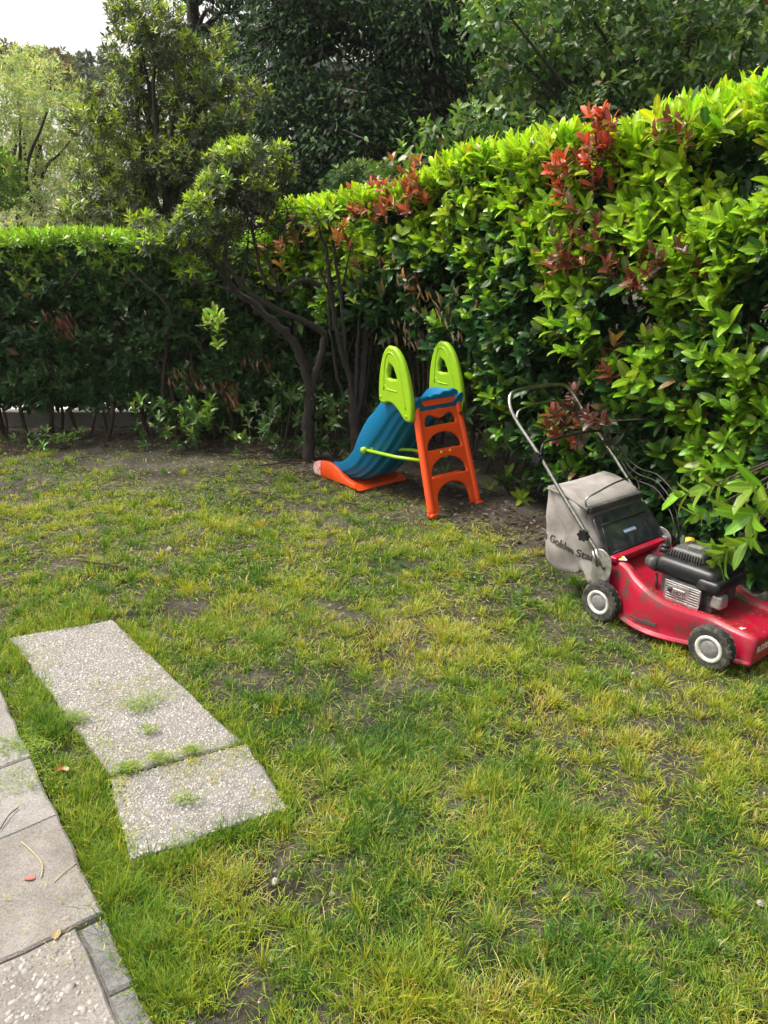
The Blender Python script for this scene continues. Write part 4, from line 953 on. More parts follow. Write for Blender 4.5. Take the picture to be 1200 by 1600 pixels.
# bright sprig in the left hedge
root = empty('laurel_sprig', yp(330, 540, 6.2), 'bright green sprig sticking out of the left hedge below the crooked limb', 'shrub'); lv = Leaves(); n = 9
P = np.array(yp(330, 510, 6.2))+RNG.normal(0, .07, (n, 3)); sprigs(lv, P, np.array([[.1, -.6, .7]])+RNG.normal(0, .3, (n, 3)), 8, .08, .36, .06, np.array((.24, .38, .04)), np.array((.1, .2, .03)), np.full(n, .8)); build_leaves(lv, root, M_LAUREL, 'big', 72, 'foliage')
root = empty('photinia_sprig', yp(925, 660, 3.8), 'brownish red leafy sprig hanging between the tubes of the mower handle', 'shrub'); lv = Leaves()
for (px, py, Y) in ((900, 640, 3.85), (925, 650, 3.75), (945, 672, 3.72), (910, 675, 3.8), (955, 700, 3.7)):
    P = np.array(yp(px, py, Y))+RNG.normal(0, .02, (2, 3)); sprigs(lv, P, np.array([[-.6, -.5, .5]])+RNG.normal(0, .4, (2, 3)), 7, .075, .4, .05, np.array((.10, .03, .024)), np.array((.035, .045, .018)), RNG.random(2)*.8+.1, .5, 1.3, .4)
build_leaves(lv, root, M_LAUREL, 'big', 70)
q = np.array(yp(925, 660, 3.75)); stems_obj('stem', [(np.array([(1.75, 4.1, .75), (q+np.array((1.75, 4.1, .75)))/2, q]), [.007, .005, .003])], M_TWIG, root, 5)
# laurel branch hanging over the engine
root = empty('laurel_branch', (1.95, 3.05, .55), 'drooping laurel branch with large glossy leaves over the mower engine', 'branch'); lv = Leaves()
base = np.array((2.1, 3.25, .75)); tips = [yp(1130, 868, 2.95), yp(1145, 850, 2.95), yp(1175, 840, 2.9), yp(1185, 800, 2.95), yp(1105, 800, 3.15), yp(1160, 790, 3.05), yp(1190, 760, 3.0), yp(1080, 770, 3.3), yp(1120, 760, 3.2)]; paths = []
for i, t in enumerate(tips):
    t = np.array(t); d = unit(t-base); paths.append((np.array([base, (base+t)/2+[0, 0, .06], t]), [.008, .006, .003]))
    sprigs(lv, (t-d*.03)[None], (d+np.array([0, 0, .05]))[None], 7, .115, .37, .08, np.array((.16, .31, .025)), np.array((.05, .14, .022)), np.array([.9]), .5, 1.3)
build_leaves(lv, root, M_LAUREL, 'big', 63); stems_obj('stem', paths, M_TWIG, root, 5)

# ================================================================== SLIDE
M_ORANGE = simple('orange_plastic', (.85, .085, .008), .42, 0, (.60, .10, .05), 22, .08, .5, .8)
M_BLUE = simple('blue_plastic', (.001, .14, .30), .42, 0, (.03, .145, .235), 16, .08, .5, .85, spec=.3)
M_LIME = simple('lime_plastic', (.27, .50, .008), .36, 0, (.24, .36, .03), 18, .08, .5, .85)
M_YEL = simple('yellow_plastic', (.75, .5, .04), .4)
m, nt, b, out = newmat('scuffed_plastic'); n = noise_node(nt, 22, 5, .7)
r_ = ramp(nt, n.outputs['Fac'], [(.38, (.75, .12, .05)), (.5, (.72, .42, .38)), (.56, (.65, .6, .6)), (.64, (.16, .14, .35)), (.68, (.75, .3, .22))])
nt.links.new(r_.outputs[0], b.inputs['Base Color']); b.inputs['Roughness'].default_value = .5; M_SCUFF = m
SL = empty('toy_slide', (.475, 4.625, gz1(.46, 4.6)), 'childrens plastic slide with orange ladder, blue chute and lime green handles under the hedge', 'slide', math.atan2(.77, -.64))
lean = math.atan2(.22, .72); LB = .753
MLad = frame((0, -1, 0), (math.sin(lean), 0, math.cos(lean)), (-math.cos(lean), 0, math.sin(lean)), (0, 0, 0))
def dhole(b0, b1, hw, k=10, ex=1.0):
    P = [(-hw, b0), (hw, b0)]; s0 = b0+(b1-b0)*.18
    for i in range(k+1):
        a = math.pi*i/k; P.append((hw*math.cos(a), s0+(b1-s0)*math.sin(a)**ex))
    return P
hwf = lambda b_: .205-.032*b_/LB
outer = [(-hwf(.02)-.0, .02), (-.145, .02)] + [(-.145*math.cos(math.pi*i/10), .10+.10*math.sin(math.pi*i/10)) for i in range(11)] + [(.145, .02), (hwf(.02), .02), (hwf(LB), LB), (-hwf(LB), LB)]
top_hole = [(-.105, .578), (.105, .578), (.108, .60), (.095, .635), (.07, .650), (.045, .640), (.02, .624), (0, .620), (-.02, .624), (-.045, .640), (-.07, .650), (-.095, .635), (-.108, .60)]
plate('ladder_panel', [outer, dhole(.243, .368, .160), dhole(.416, .53, .152), [(a*1.3, b_) for a, b_ in top_hole]], .022, .007, M_ORANGE, SL, MLad)
for sg in (1, -1):                       # side rails
    mb = MB(); P = [(sg*.212, 0.0), (sg*.206, .2), (sg*.192, .5), (sg*.180, LB)]
    pts = []
    for a, b_ in P: pts.append(MLad @ Vector((a, b_, .0)))
    pts = smooth_path([tuple(p) for p in pts], 4); mb.tube(pts, .026, 12); o = mb.obj('rail', M_ORANGE, SL, True)
    o2 = MB(); c = MLad @ Vector((sg*.210, .012, 0)); o2.box((c.x, c.y, .014), (.058, .054, .026)); bevel(o2.obj('foot', M_ORANGE, SL), .008, 3)
for b_ in (.232, .400, .552):            # treads
    mb = MB(); c = MLad @ Vector((0, b_, -.03)); mb.box(c, (.085, .31, .022)); bevel(mb.obj('step', M_ORANGE, SL), .008, 3)
ov = [(.036*math.cos(a), .668+.017*math.sin(a)) for a in np.linspace(0, 2*math.pi, 24, endpoint=False)]
plate('badge', [ov], .010, .004, M_ORANGE, SL, MLad @ Matrix.Translation((0, 0, .011)))
for a in (-.045, .035):
    mb = MB(); c0 = MLad @ Vector((a, .398, .010)); c1 = MLad @ Vector((a, .398, .018)); mb.tube([c0, c1], [.012, .009], 12); mb.obj('bolt', M_YEL, SL, True)
# handles
def HP(cx, cy): return (.185+(680-cx)*.00166, .605+(480-cy)*.00110)
ho = [(545, 72), (522, 100), (505, 150), (493, 220), (487, 290), (486, 380), (495, 408), (515, 416), (540, 404), (565, 404), (592, 425), (618, 455), (640, 486), (660, 494), (680, 484), (684, 440), (682, 380), (672, 310), (655, 230), (632, 155), (605, 105), (578, 78)]
hh = [(553, 176), (543, 215), (541, 255), (560, 262), (595, 258), (590, 235), (572, 190)]
ho = smooth_path(ho+[ho[0]], 3)[:-1]; ho = [(a, b_) for a, b_ in ho]
for sg in (1, -1):
    M = frame((1, 0, 0), (0, 0, 1), (0, -1, 0), (0, sg*.226, 0))
    h_ = plate('handle', [[HP(*p) for p in ho], [HP(*p) for p in hh]], .04, .014, M_LIME, SL, M)
    rim = smooth_path([(*[HP(a, b_)[0]], sg*.226-sg*0+(.02), HP(a, b_)[1]) for a, b_ in [(532, 140), (520, 230), (518, 330), (525, 372)]], 5)
    for ysd in (1, -1):
        y_ = sg*.226+ysd*.018
        mb = MB(); pts = smooth_path([(HP(a, b_)[0], y_, HP(a, b_)[1]) for a, b_ in [(520, 330), (522, 215), (535, 130), (560, 110), (588, 140), (618, 230), (636, 330), (650, 420)]], 5); mb.tube(pts, .006, 8)
        pts = smooth_path([(HP(a, b_)[0], y_, HP(a, b_)[1]) for a, b_ in [(528, 300), (540, 322), (565, 326), (598, 328)]], 5); mb.tube(pts, .006, 8)
        mb.obj('moulded_rib', M_LIME, h_, True)
        for a, b_ in ((500, 375), (655, 462)):
            mb = MB(); q = HP(a, b_); mb.tube([(q[0], y_-ysd*.006, q[1]), (q[0], y_+ysd*.005, q[1])], [.012, .009], 10); mb.obj('bolt', M_LIME, h_, True)
# chute
def chute(name, T, B, sec, mat, parent, k=4):
    T = smooth_path(T, k); B = smooth_path(B, k); V = []; F = []; ns = len(sec)
    for t, b_ in zip(T, B):
        for (y_, fr) in sec: p = t+(b_-t)*fr; V.append((p[0], y_, p[1]))
    for i in range(len(T)-1):
        for j in range(ns): F.append((i*ns+j, i*ns+(j+1) % ns, (i+1)*ns+(j+1) % ns, (i+1)*ns+j))
    F.append(tuple(range(ns))); F.append(tuple((len(T)-1)*ns+j for j in range(ns))[::-1])
    o = pymesh(name, V, F, mat, True, parent); bevel(o, .006, 2, 35)
    return o
half = [(.0, .42), (.13, .42), (.155, .30), (.175, .04), (.182, 0), (.196, 0), (.205, .06), (.208, .48), (.200, .53), (.188, .56), (.184, .70), (.176, .73), (.163, .76), (.160, .86), (.15, .87), (.11, .89), (.10, .97), (.05, 1.0), (.04, .93)]
sec = half+[(-y_, f_) for y_, f_ in half[::-1]][:-1]
sec = [(y_, f_) for y_, f_ in half] + [(-y_, f_) for y_, f_ in half[::-1] if y_ > 0]
Tc = [(.17, .735), (.30, .745), (.42, .745), (.50, .715), (.60, .61), (.70, .515), (.79, .39), (.86, .265), (.98, .17), (1.08, .145)]
Bc = [(.20, .60), (.26, .585), (.31, .55), (.37, .48), (.46, .36), (.56, .24), (.68, .125), (.82, .045), (.96, .02), (1.08, .02)]
chute('chute', Tc, Bc, sec, M_BLUE, SL)
To = [(.80, .03), (.92, .055), (1.02, .11), (1.12, .135), (1.22, .125)]
Bo = [(.76, .0), (.9, .0), (1.02, .0), (1.12, .0), (1.22, .0)]
oh = [(.0, .62), (.15, .62), (.18, .1), (.2, 0), (.225, .02), (.228, .9), (.22, 1.0), (0.1, 1.0)]
osec = oh+[(-y_, f_) for y_, f_ in oh[::-1] if y_ > 0]
chute('outlet', To, Bo, osec, M_ORANGE, SL)
tip = chute('outlet_lip', [(1.222, .122), (1.27, .115), (1.31, .095), (1.325, .05)], [(1.222, .002), (1.27, .002), (1.30, .004), (1.31, .02)], osec, M_SCUFF, SL); tip['label'] = 'scuffed pale tip of the orange outlet'
# scalloped blue top edge seen behind the ladder head
sc_ = [(-.19, 0), (.19, 0), (.19, .035), (.15, .055), (.11, .042), (.06, .048), (.02, .03), (-.03, .035), (-.06, .022), (-.09, .03), (-.13, .02), (-.19, .03)]
plate('platform_edge', [sc_], .03, .008, M_BLUE, SL, frame((0, -1, 0), (0, 0, 1), (-1, 0, 0), (.215, 0, .715)))
# brace
mb = MB(); mb.tube([(.70, .205, .31), (.40, .18, .315), (.13, .13, .33)], .0125, 8); mb.tube([(.66, .19, .33), (.42, .02, .335), (.12, -.02, .345)], .0125, 8); mb.tube([(.70, .235, .31), (.70, .19, .31)], .023, 10); mb.obj('brace', M_LIME, SL, True)

# ================================================================== MOWER
m, nt, b, out = newmat('red_paint'); n = noise_node(nt, 11, 8, .72); n2 = noise_node(nt, 70, 5, .7)
r_ = ramp(nt, n.outputs['Fac'], [(.38, (.07, .035, .028)), (.47, (.26, .004, .02)), (.7, (.38, .004, .032))])
rr = ramp(nt, n2.outputs['Fac'], [(.28, (.45, .4, .38)), (.42, (1, 1, 1))])
mm = nt.nodes.new('ShaderNodeMix'); mm.data_type = 'RGBA'; mm.blend_type = 'MULTIPLY'; mm.inputs[0].default_value = .8
nt.links.new(r_.outputs[0], mm.inputs[6]); nt.links.new(rr.outputs[0], mm.inputs[7]); nt.links.new(mm.outputs[2], b.inputs['Base Color'])
ro = ramp(nt, n.outputs['Fac'], [(.35, (.6, .6, .6)), (.6, (.28, .28, .28))]); nt.links.new(ro.outputs[0], b.inputs['Roughness']); bump(nt, n2.outputs['Fac'], b, .1, .002); M_RED = m
M_BLACK = simple('black_plastic', (.009, .010, .012), .38, 0, (.045, .043, .04), 16, .2, .5, .8, spec=.35)
M_DIRTY = simple('dusty_black', (.03, .031, .035), .5, 0, (.12, .115, .105), 20, .3, .4, .75)
M_TYRE = simple('tyre_rubber', (.022, .022, .022), .85, 0, (.10, .10, .07), 40, .5, .45, .7)
M_RIM = simple('rim_plastic', (.55, .55, .53), .5, 0, (.25, .24, .22), 35, .2, .5, .75)
M_HUB = simple('hub_cap', (.13, .135, .14), .45, 0, (.22, .22, .21), 40, .2)
M_CHROME = simple('chrome_tube', (.5, .5, .5), .25, 1.0, (.33, .31, .29), 60, .05)
M_ALU = simple('cast_aluminium', (.5, .5, .5), .42, .7, (.28, .27, .26), 30, .3)
M_CAPY = simple('yellow_cap', (.75, .45, .03), .4)
m, nt, b, out = newmat('bag_fabric'); n = noise_node(nt, 5, 6, .7); n2 = noise_node(nt, 400, 2, .5)
r_ = ramp(nt, n.outputs['Fac'], [(.33, (.185, .17, .155)), (.62, (.33, .315, .30))]); nt.links.new(r_.outputs[0], b.inputs['Base Color']); b.inputs['Roughness'].default_value = .9
bump(nt, n2.outputs['Fac'], b, .3, .002); M_BAG = m
m, nt, b, out = newmat('dark_visor'); n = noise_node(nt, 26, 6, .7)
r_ = ramp(nt, n.outputs['Fac'], [(.45, (.010, .013, .020)), (.8, (.07, .07, .075))]); nt.links.new(r_.outputs[0], b.inputs['Base Color']); b.inputs['Roughness'].default_value = .28; M_VISOR = m
M_PRINT = simple('dark_print', (.06, .055, .05), .8); M_LABELY = simple('label_yellow', (.7, .6, .08), .5); M_WHITE = simple('white_print', (.65, .64, .6), .6); M_LBLUE = simple('label_blue', (.12, .25, .5), .5)
MW = empty('lawn_mower', (1.375, 3.035, gz1(1.37, 3.03)-.002), 'red petrol lawn mower with grey grass bag and chrome handle parked against the hedge', 'lawn mower', math.atan2(-.79, .61))
# wheels
def revolve(prof, n, axis_y, cx, cz, tread=None):
    V = []; F = []; m_ = len(prof)
    for i in range(n):
        a = 2*math.pi*i/n
        for j, (r_, y_) in enumerate(prof):
            rr = r_
            if tread and j in tread and (i+(j % 2)) % 2: rr = r_-.010
            V.append((cx+rr*math.cos(a), axis_y+y_, cz+rr*math.sin(a)))
    for i in range(n):
        for j in range(m_-1): F.append((i*m_+j, i*m_+j+1, ((i+1) % n)*m_+j+1, ((i+1) % n)*m_+j))
    return V, F
WR = .096
for (wx, sg) in ((-.27, -1), (.27, -1), (-.27, 1), (.27, 1)):
    y0 = sg*.262; s = sg
    tp = [(.055, s*.018), (.060, s*.024), (.082, s*.026), (.090, s*.022), (WR, s*.015), (WR, s*.004), (WR, -s*.006), (WR, -s*.016), (.090, -s*.024), (.07, -s*.026), (.02, -s*.024)]
    V, F = revolve(tp, 44, y0, wx, WR, (4, 5, 6, 7)); w = pymesh('wheel', V, F, M_TYRE, False, MW)
    V, F = revolve([(.0555, s*.012), (.0585, s*.026), (.052, s*.029), (.044, s*.027), (.040, s*.020)], 40, y0, wx, WR); pymesh('rim', V, F, M_RIM, True, w)
    V, F = revolve([(.0405, s*.018), (.038, s*.022), (.030, s*.027), (.012, s*.029), (.0001, s*.029)], 32, y0, wx, WR); pymesh('hub', V, F, M_HUB, True, w)
# deck: loft along x
dx = [-.37, -.35, -.31, -.26, -.20, -.14, -.07, 0, .07, .14, .20, .25, .29, .33, .37, .395, .405]
wd_ = [.19, .20, .205, .208, .225, .255, .275, .278, .262, .232, .208, .205, .208, .208, .206, .20, .19]
zt_ = [.27, .285, .29, .285, .275, .255, .235, .212, .196, .186, .18, .176, .172, .170, .166, .160, .150]
zi_ = [.26, .275, .27, .23, .21, .19, .180, .175, .170, .165, .160, .157, .155, .153, .152, .150, .142]
def sec_d(w, zt, zi, i):
    h = [(w+.014, .052), (w+.014, .060), (w+.002, .064), (w-.004, .10), (w-.010, zt-.045), (w-.022, zt-.012), (w-.040, zt), (w-.062, zt-.001), (w-.078, min(zt-.006, (zt+zi)/2)), (w-.09, zi), (.001, zi+.002)]
    return h
V = []; F = []; KX = smooth_path(np.c_[dx, wd_, zt_, zi_], 3)
for row in KX:
    h = sec_d(row[1], row[2], row[3], 0); full = [(-y_, z_) for y_, z_ in h]+[(y_, z_) for y_, z_ in h[::-1][1:]]
    for y_, z_ in full: V.append((row[0], y_, max(z_, .052)))
ns = len(full)
for i in range(len(KX)-1):
    for j in range(ns-1): F.append((i*ns+j, (i+1)*ns+j, (i+1)*ns+j+1, i*ns+j+1))
F.append(tuple(range(ns))); F.append(tuple((len(KX)-1)*ns+j for j in range(ns))[::-1])
deck = pymesh('deck', V, F, M_RED, True, MW); bevel(deck, .004, 2, 28)
mb = MB(); pts = [(row[0], -row[1]-.014, .053) for row in KX[8:-6]]; mb.tube(pts, .006, 6); mb.obj('deck_rim', M_RED, deck, True)
# dark stone chips on deck skirt
mb = MB(); mb.box((-.05, -.283, .095), (.10, .004, .010)); mb.box((.0, -.2815, .10), (.05, .004, .014)); mb.obj('scratched_print', M_PRINT, deck)
for (s_, sz, x, y, z, mt) in (('AL', .026, .335, -.165, .1705, M_WHITE),):
    me = text_mesh(s_, sz, mt); o = put('lettering', me, deck); o.matrix_local = frame((.0, 1, 0), (-1, 0, 0), (0, 0, 1), (x, y, z+.001))
me = text_mesh('R.DSE', .036, M_WHITE); o = put('lettering', me, deck); o.matrix_local = frame((0, 1, 0), (0, 0, 1), (1, 0, 0), (.4065, -.165, .098))
# rear red housing ears
for sg in (-1, 1):
    mb = MB(); mb.box((-.315, sg*.225, .215), (.10, .012, .17)); bevel(mb.obj('axle_bracket', M_ALU, MW), .004)
    pl = [(-.045, -.06), (.03, -.075), (.055, -.02), (.045, .04), (.0, .07), (-.04, .05)]
    plate('handle_bracket', [smooth_path(pl+[pl[0]], 4)[:-1]], .006, .002, M_ALU, MW, frame((1, 0, 0), (0, 0, 1), (0, -1, 0), (-.305, sg*.24, .265)))
# label (yellow diamond with black mark)
lb = frame((0.62, .78, 0), (-.70, .56, .44), (.35, -.27, .9)); 
dm = [(-.032, 0), (0, -.019), (.034, 0), (.002, .021)]
plate('warning_label', [dm], .0015, .0003, M_WHITE, MW, frame((1, 0, 0), (0, .97, .22), (0, -.22, .97), (-.255, -.166, .291)), False)
plate('warning_mark', [[(p[0]*.62, p[1]*.62) for p in dm]], .001, .0002, M_LABELY, MW, frame((1, 0, 0), (0, .97, .22), (0, -.22, .97), (-.255, -.166, .2925)), False)
plate('warning_mark', [[(.0+.006*math.cos(a), .004*math.sin(a)) for a in np.linspace(0, 6.28, 9)[:-1]]], .001, .0002, M_PRINT, MW, frame((1, 0, 0), (0, .97, .22), (0, -.22, .97), (-.255, -.166, .2937)), False)
# engine
def rbox(name, c, size, mat, bev, parent, taper=1.0, seg=4):
    x, y, z = [q/2 for q in size]; V = []
    for zz, t in ((-z, 1), (z, taper)): V += [(c[0]-x*t, c[1]-y*t, c[2]+zz), (c[0]+x*t, c[1]-y*t, c[2]+zz), (c[0]+x*t, c[1]+y*t, c[2]+zz), (c[0]-x*t, c[1]+y*t, c[2]+zz)]
    o = pymesh(name, V, [(3, 2, 1, 0), (4, 5, 6, 7), (0, 1, 5, 4), (1, 2, 6, 5), (2, 3, 7, 6), (3, 0, 4, 7)], mat, True, parent); bevel(o, bev, seg, 20); return o
EN = rbox('engine_block', (.04, .0, .215), (.24, .22, .11), M_DIRTY, .012, MW)
rbox('fan_shroud', (.03, .0, .305), (.31, .27, .085), M_BLACK, .034, MW, .93, 5)
rbox('shroud_skirt', (.15, -.02, .285), (.11, .25, .055), M_BLACK, .02, MW, .95)
rc = rbox('recoil_cover', (.0, .01, .362), (.18, .17, .044), M_DIRTY, .014, MW, .78)
mb = MB()
for k in range(13): mb.box((-.075+k*.0125, -.079, .361), (.0045, .010, .028), Matrix.Rotation(R(-22), 3, 'X'))
for k in range(11): mb.box((.086, -.055+k*.0125, .361), (.010, .0045, .028), Matrix.Rotation(R(-22), 3, 'Y'))
o = mb.obj('vent_fins', M_BLACK, rc); o['kind'] = 'stuff'
plate('cover_logo', [[(-.03, -.018), (.03, -.018), (.034, .0), (.03, .018), (-.03, .018), (-.034, 0)]], .003, .001, M_HUB, rc, frame((1, 0, 0), (0, 1, 0), (0, 0, 1), (.0, .01, .3845)))
mb = MB(); mb.tube([(-.075, .085, .345), (-.075, .085, .385)], [.022, .020], 14); mb.obj('fuel_cap', M_CAPY, MW, True)
mb = MB(); mb.tube([(-.115, -.045, .34), (-.115, -.045, .362)], [.024, .024], 16); mb.tube([(-.115, -.045, .362), (-.115, -.045, .376)], [.019, .018], 14); mb.obj('oil_cap', M_BLACK, MW, True)
mb = MB(); mb.tube([(-.150, -.10, .30), (-.10, -.115, .30)], [.03, .034], 14); mb.obj('air_intake', M_DIRTY, MW, True)
# muffler guard with slots
MG = rbox('muffler', (.055, -.125, .222), (.15, .055, .085), M_DIRTY, .012, MW)
gl = [(-.078, -.045), (.078, -.045), (.084, -.03), (.084, .045), (-.084, .045), (-.084, -.03)]; holes = []
for k in range(7):
    z_ = -.033+k*.0115
    if 1 < k < 6: segs = [(-.076, -.045), (.030, .076)]
    else: segs = [(-.076, -.028), (-.02, .03), (.038, .076)]
    for a, b_ in segs: holes.append([(a, z_), (b_, z_), (b_, z_+.0052), (a, z_+.0052)])
gu = plate('muffler_guard', [gl]+holes, .006, .001, M_ALU, MW, frame((1, 0, 0), (0, 0, 1), (0, -1, 0), (.055, -.158, .222)), False)
plate('hot_plate', [[(-.028, -.016), (.028, -.016), (.028, .016), (-.028, .016)]], .004, .001, M_ALU, gu, frame((1, 0, 0), (0, 0, 1), (0, -1, 0), (.042, -.1628, .224)), False)
me = text_mesh('HOT', .024, M_PRINT); o = put('lettering', me, gu); o.matrix_local = frame((1, 0, 0), (0, 0, 1), (0, -1, 0), (.019, -.1654, .2155))
mb = MB(); mb.tube([(.0, -.156, .232), (.0, -.166, .232)], [.012, .012], 12); mb.obj('exhaust_port', M_PRINT, gu, True)
rbox('carburettor_cover', (.19, -.095, .225), (.055, .07, .06), M_ALU, .012, MW, .85); rbox('cylinder_fins', (.15, -.06, .20), (.05, .12, .075), M_DIRTY, .004, MW)
mb = MB(); mb.tube(smooth_path([(.12, -.15, .19), (.13, -.17, .17), (.15, -.175, .155)], 4), .004, 6); mb.tube([(-.11, -.10, .25), (-.09, -.12, .19)], .007, 6); mb.obj('linkage', M_DIRTY, MW, True)
# rear visor
vis = [(-.205, 0), (.235, 0), (.245, .03), (.225, .185), (.205, .205), (-.165, .205), (-.19, .185), (-.212, .03)]
ax = Vector((-.118, 0, .145)).normalized(); nz = Vector((ax.z, 0, -ax.x))
V0 = frame((0, 1, 0), tuple(ax), tuple(nz), (-.292, 0, .292)); vz = plate('discharge_flap', [vis], .008, .003, M_VISOR, MW, V0)
rb = MB()
for a, b_ in (((-.17, .012), (.2, .012)), ((-.165, .15), (.19, .15)), ((-.19, .02), (-.15, .17))):
    rb.tube([V0 @ Vector((a[0], a[1], .005)), V0 @ Vector((b_[0], b_[1], .005))], .003, 5)
rb.obj('flap_ribs', M_BLACK, vz, True)
plate('sticker', [[(-.045, -.008), (.045, -.008), (.045, .010), (-.045, .010)]], .001, .0002, M_LBLUE, vz, V0 @ Matrix.Translation((.015, .088, .0048)), False)
me = text_mesh('MOTORIZZATO', .0125, M_WHITE, .0003); o = put('lettering', me, vz); o.matrix_local = V0 @ Matrix.Translation((-.028, .083, .0058))
rbox('rear_ledge', (-.292, 0, .283), (.07, .40, .03), M_RED, .008, MW)
# bag
prof = [(-.665, .535), (-.665, .548), (-.60, .548), (-.53, .530), (-.462, .500), (-.432, .43), (-.355, .33), (-.325, .23), (-.325, .16), (-.36, .135), (-.39, .175), (-.43, .185), (-.47, .150), (-.55, .135), (-.62, .155), (-.652, .20), (-.660, .36)]
pr = smooth_path(prof+[prof[0]], 4)[:-1]; cen = np.array([-.50, .35])
def bag_y(x, z, sg):                # sideways bulge of the bag's side
    d = 1-np.clip(np.hypot((x+.50)/.2, (z-.35)/.22), 0, 1)
    return sg*(.222+.018*d+.009*np.sin(x*38+z*22)*np.clip((.34-z)/.15, 0, 1)+.006*np.sin(x*17-z*31)+.003*np.sin(x*63+z*41))
V = []; F = []; rings = []
def ring(ins, sg, flat):
    P = cen+(pr-cen)*(1-ins); k = len(V)
    for x_, z_ in P: V.append((x_, (bag_y(x_, z_, sg) if flat else sg*.205), z_))
    rings.append(k)
for ins in (.999, .75, .5, .3, .15, .05): ring(ins, -1, True)
for yy in (-.213, -.15, -.05, .05, .15, .213):
    k = len(V); pu = 1+.02*math.cos(yy/.22*1.5)
    for (x_, z_) in pr:
        q = (cen[0]+(x_-cen[0])*pu, cen[1]+(z_-cen[1])*pu); sagz = -.012*math.cos(yy/.22*1.57) if z_ > .47 else .006*math.sin(yy*40+x_*30); V.append((q[0], yy, q[1]+sagz))
    rings.append(k)
for ins in (.05, .15, .3, .5, .75, .999): ring(ins, 1, True)
n_ = len(pr)
for a, b_ in zip(rings[:-1], rings[1:]):
    for j in range(n_): F.append((a+j, b_+j, b_+(j+1) % n_, a+(j+1) % n_))
bag = pymesh('grass_bag', V, F, M_BAG, True, MW)
def bag_text(s_, size, x, z, ang):
    me = text_mesh(s_, size, M_PRINT, .0008); c_, s2 = math.cos(ang), math.sin(ang)
    for v in me.vertices:
        X = x+v.co.x*c_-v.co.y*s2; Z = z+v.co.x*s2+v.co.y*c_; v.co = (X, float(bag_y(X, Z, -1))-.0025-v.co.z, Z)
    o = put('lettering', me, bag); return o
bag_text('n Golden Star', .054, -.668, .285, -.12)
# bag frame bar, wire carry handle
mb = MB(); mb.tube(smooth_path([(-.44, -.205, .44), (-.445, -.205, .50), (-.45, -.20, .535), (-.44, -.14, .555), (-.43, 0, .585), (-.43, .14, .58), (-.44, .2, .53), (-.44, .205, .48)], 4), .0045, 8); mb.obj('carry_handle', M_CHROME, bag, True)
mb = MB(); mb.tube([(-.42, -.226, .495), (-.56, -.226, .532), (-.66, -.226, .54)], .006, 6); mb.obj('frame_piping', M_BAG, bag, True)
rbox('flap_hinge', (-.436, .01, .478), (.03, .41, .035), M_DIRTY, .006, MW)
# handle
Hc = smooth_path([(-.285, -.240, .245), (-.33, -.245, .315), (-.37, -.248, .36), (-.55, -.25, .54), (-.72, -.25, .71), (-.86, -.25, .835), (-.915, -.245, .90), (-.945, -.215, .95), (-.955, -.15, .965), (-.96, 0, .968), (-.955, .15, .965), (-.945, .215, .95), (-.915, .245, .90), (-.86, .25, .835), (-.72, .25, .71), (-.55, .25, .54), (-.37, .248, .36), (-.33, .245, .315), (-.285, .24, .245)], 5)
mb = MB(); mb.tube(Hc, .0098, 10); hd = mb.obj('handle', M_CHROME, MW, True)
mb = MB(); mb.tube(smooth_path([(-.87, -.245, .845), (-.885, -.2, .885), (-.895, 0, .90), (-.885, .2, .885), (-.87, .245, .845)], 5), .006, 8); mb.obj('stop_bar', M_CHROME, hd, True)
mb = MB(); mb.tube(smooth_path([(-.70, -.25, .69), (-.705, -.235, .735), (-.715, -.19, .755), (-.72, 0, .76), (-.715, .19, .755), (-.705, .235, .735), (-.70, .25, .69)], 5), .006, 8); mb.obj('brace_bar', M_BLACK, hd, True)
def star_knob(c, parent):
    mb = MB(); pts = [(.021*(1+.22*math.cos(6*a))*math.cos(a), .021*(1+.22*math.cos(6*a))*math.sin(a)) for a in np.linspace(0, 2*math.pi, 36, endpoint=False)]
    V = [(c[0]+p[0], c[1], c[2]+p[1]) for p in pts]+[(c[0]+p[0], c[1]-.022, c[2]+p[1]) for p in pts]; n = len(pts)
    mb.add(V, [(i, (i+1) % n, n+(i+1) % n, n+i) for i in range(n)]+[tuple(range(n)), tuple(range(2*n-1, n-1, -1))]); o = mb.obj('knob', M_BLACK, parent); bevel(o, .004, 2, 60)
G = []
def on_mower(n, x0, x1, y0, y1, zf):
    x = RNG.uniform(x0, x1, n); y = RNG.uniform(y0, y1, n)
    G.append(blades(np.c_[x, y, zf(x, y)], RNG.random(n)*6.28, 1.53+RNG.normal(0, .05, n), .018*(.4+RNG.random(n)), np.full(n, .0022), grass_color(None, RNG.uniform(.3, 1, n)), .1))
on_mower(90, .20, .39, -.11, .19, lambda x, y: np.interp(x, dx, zi_)+.004)
on_mower(45, -.20, .38, -1, 1, lambda x, y: np.interp(x, dx, zt_)+.002)
Gv = G[-1][0]; tmp = np.repeat(-np.interp(Gv.reshape(-1, 5, 3)[:, 0, 0], dx, wd_)+.047, 5); Gv[:, 1] = Gv[:, 1]-np.repeat(Gv.reshape(-1, 5, 3)[:, 0, 1], 5)+tmp
on_mower(26, -.07, .07, -.06, .07, lambda x, y: np.full(len(x), .388))
o = join_np(G, 'stuck_clippings'); o.parent = MW; o['kind'] = 'stuff'
star_knob((-.395, -.26, .385), hd); star_knob((-.70, -.262, .69), hd)
